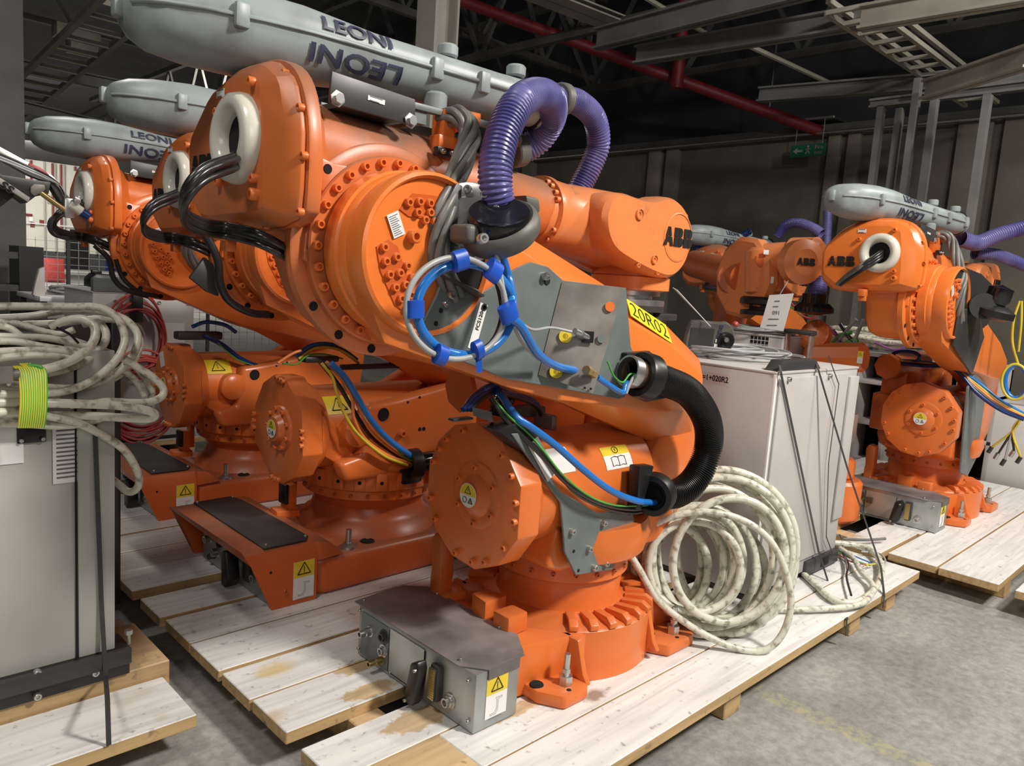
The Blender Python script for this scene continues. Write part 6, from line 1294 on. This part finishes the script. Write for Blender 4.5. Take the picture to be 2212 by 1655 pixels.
for P, r_ in (([(1712, 1218), (1760, 1262), (1800, 1296), (1850, 1300), (1890, 1272), (1905, 1232), (1893, 1200), (1860, 1180), (1800, 1172)], .0165), ([(1480, 1330), (1560, 1328), (1660, 1318), (1760, 1316), (1850, 1308), (1882, 1285), (1884, 1262), (1860, 1235), (1842, 1205), (1815, 1185)], .0150), ([(1440, 1350), (1520, 1372), (1600, 1350), (1650, 1310), (1690, 1250)], .015)):
    B().tube([at(x, y, z=.15 + r_ + .003 * i) - ro_ for i, (x, y) in enumerate(P)], r_, 10, sub=8).done('cable_loop', M['cream'], rc, 60)
fe = thing('wire_ends', 'frayed coloured wire ends beside the cabinet foot on the near pallet', 'wires', at(1830, 1200, z=.16)); fo_ = at(1830, 1200, z=.16)
for mat, P, r_ in (('green', [(1800, 1190), (1840, 1212), (1880, 1226)], .004), ('red', [(1800, 1195), (1840, 1218), (1875, 1224)], .004), ('blue', [(1800, 1185), (1845, 1205), (1885, 1222)], .004), ('yellow', [(1870, 1225), (1890, 1222)], .005), ('rubber', [(1790, 1170), (1830, 1215), (1828, 1250), (1838, 1290)], .006), ('gcable', [(1820, 1168), (1870, 1170), (1912, 1167)], .009), ('gcable', [(1795, 1165), (1815, 1160), (1822, 1190), (1830, 1235)], .006), ('lgrey', [(1860, 1195), (1900, 1200), (1912, 1218), (1895, 1232)], .005)):
    B().tube([at(x, y, z=.168) - fo_ + V((0, 0, .01)) for x, y in P], r_, 7).done({'green': 'green_wire', 'red': 'red_wire', 'blue': 'blue_wire', 'yellow': 'yellow_wire', 'rubber': 'black_wire', 'gcable': 'grey_cable', 'lgrey': 'pale_wire'}[mat], M[mat], fe, 60)

# ------------------------------------------------------------------ far left: cabinet with red cable, block, grey gripper
c3 = cabinet('controller_cabinet', 'white grey cabinet with red cable coil behind the far left robot', 1.75, 2.50, 6.25, 7.0, .15, 1.32, 'cab')
B().box((-.375, -.39, 1.17), (.375, -.33, 1.27), .006).done('lifting_bracket', M['gplate'], c3)
bpy.data.objects[c3.name].children
for x_ in (-.22, .1, .33): bolt(c3, (x_, -.376, 1.1), (0, -1, 0), .014, 'steel')
sticker('drawing_sheet', c3, (.2, -.377, .8), (1, 0, 0), (0, 0, 1), .2, .28, 'none')
pallet('long_pallet', 'small pallet under the white grey cabinet with red cable', [(1.6, 2.65, 6.22, 6.45), (1.6, 2.65, 6.47, 6.72), (1.6, 2.65, 6.74, 7.03)], [(1.7, 1.82, 6.24, 7.0), (2.4, 2.52, 6.24, 7.0)])
rcc = loops('red_cable_coil', 'red cable coil hanging on the white grey cabinet at left', 'cable coil', (2.02, 6.19, 1.0), .19, .26, 9, .009, 'red', .16, seed=5, nrm=(0, -1, 0), layers=3)
rc2 = loops('red_cable_coil', 'second red cable coil hanging lower on the white grey cabinet', 'cable coil', (2.05, 6.17, .52), .24, .30, 10, .009, 'red', .18, seed=6, nrm=(0, -1, 0), layers=3)
B().box((-.03, -.06, .1), (.05, .02, .36), .01).done('cable_hook', M['black'], rcc)
TY = 7.6; tz = at(130, 642, y=TY - .4).z; tx0 = at(60, 640, y=TY).x; tx1 = at(245, 640, y=TY).x
tb = thing('work_bench', 'pale topped bench at far left carrying a cable bundle', 'bench', ((tx0 + tx1) / 2, TY, 0)); tw = (tx1 - tx0) / 2
B().box((-tw, -.4, tz - .04), (tw, .4, tz), .004).done('bench_top', M['white'], tb)
for x_ in (-tw + .02, tw - .06):
    for y_ in (-.35, .35): B().box((x_, y_ - .02, 0), (x_ + .04, y_ + .02, tz - .04)).done('leg', M['dgrey'], tb)
loops('thin_cable_coil', 'tangled thin grey cable bundle on the pale bench', 'cable coil', (at(165, 640, y=TY).x, TY, tz + .002), .17, .14, 12, .010, 'lgrey', .3, seed=8, layers=3)
bx_ = at(222, 640, y=TY - .1).x
bk = B().prism([(-.13, 0), (-.13, .16), (-.08, .21), (.06, .20), (.10, .12), (.20, 0)], 'y', -.10, .10, .015).box((-.10, -.05, .205), (-.02, .0, .235), .005)
tag(bk.done('black_block', M['black'], loc=(bx_, TY - .1, tz)), 'black plastic fixture block on the pale bench, beside the cable bundle', 'block')
p_ = at(84, 640, y=TY - .2); tag(B().prism([(-.05, 0), (.04, 0), (.04, .24), (.0, .22), (-.03, .10)], 'y', -.03, .03, .004).done('grey_fin', M['cab'], loc=(p_.x, TY - .2, tz)), 'small pale grey upright fin on the bench end', 'fin')

GY = 3.0; go_ = at(60, 400, y=GY)
gr = thing('gripper_tool', 'grey and silver gripper arm with brass rod reaching in from the left edge', 'gripper', go_)
def G(x, y, d=0.0): return at(x, y, y=GY + d) - go_
def gbar(nm, pts, d0, d1, mat, bv=.003): return B().prism([(G(*p).x, G(*p).z) for p in pts], 'y', d0, d1, bv).done(nm, M[mat], gr)
gbar('channel', [(-60, 345), (0, 378), (105, 395), (100, 420), (72, 425), (52, 440), (0, 402), (-60, 360)], -.03, .05, 'dgrey')
gbar('edge_plate', [(-60, 352), (0, 388), (60, 428), (56, 438), (0, 402), (-60, 366)], -.035, -.03, 'cab')
gbar('side_plate', [(-60, 395), (0, 400), (30, 425), (0, 448), (-60, 470)], .0, .04, 'dgrey')
B().text('SS', .035, .002, G(15, 406, -.037), G(60, 431) - G(0, 390), G(10, 380) - G(20, 410), .001, sx=1.2).done('tool_code', M['ink'], gr, 30)
gbar('rail', [(-60, 285), (0, 318), (110, 378), (130, 398), (118, 402), (60, 378), (0, 345), (-60, 310)], -.01, .03, 'steel')
gbar('pink_strip', [(60, 352), (85, 362), (105, 378), (95, 384), (60, 368)], -.014, -.01, 'red')
gbar('jaw_plate', [(60, 405), (68, 398), (90, 400), (92, 412), (68, 425), (60, 418)], -.04, -.03, 'raw')
B().tube([G(82, 412, -.03), G(148, 460, -.03)], .009, 12, sub=1).done('brass_rod', M['brass'], gr)
gbar('link', [(100, 392), (115, 390), (158, 440), (150, 455), (136, 450)], -.02, .03, 'dgrey')
B().cyl(G(150, 440, -.03), G(176, 458, -.03), .017, 20, c=.003).done('clamp_nose', M['ivory'], gr); B().cyl(G(174, 457, -.03), G(192, 469, -.03), .015, 20, c=.003).done('blue_cap', M['dblue'], gr)
B().box(G(140, 470, -.04), G(158, 430, -.02), .004).done('end_plate', M['steel'], gr); B().lathe([(.0, .012), (.01, .010), (.013, 0)], G(166, 434, -.05), (0, -1, 0), 16).done('round_nut', M['steel'], gr)
for k in range(4): B().tube([G(125 + k * 3, 462), G(108 + k * 3, 475), G(106 + k * 2, 495), G(120 + k, 510), G(150, 515 + k)], .0045, 7).done('cable', M['rubber'], gr, 60)
for k in range(3): B().tube([G(-20, 325 + k * 6, -.02), G(40, 350 + k * 5, -.03), G(100, 378 + k * 4, -.03), G(128, 400, -.03), G(142, 425, -.03)], .0035, 6).done('sensor_wire', M['lgrey' if k else 'rubber'], gr, 60)
# marks on the near pallet
bpy.data.objects['long_pallet']
yw = at(590, 1445, z=.152)
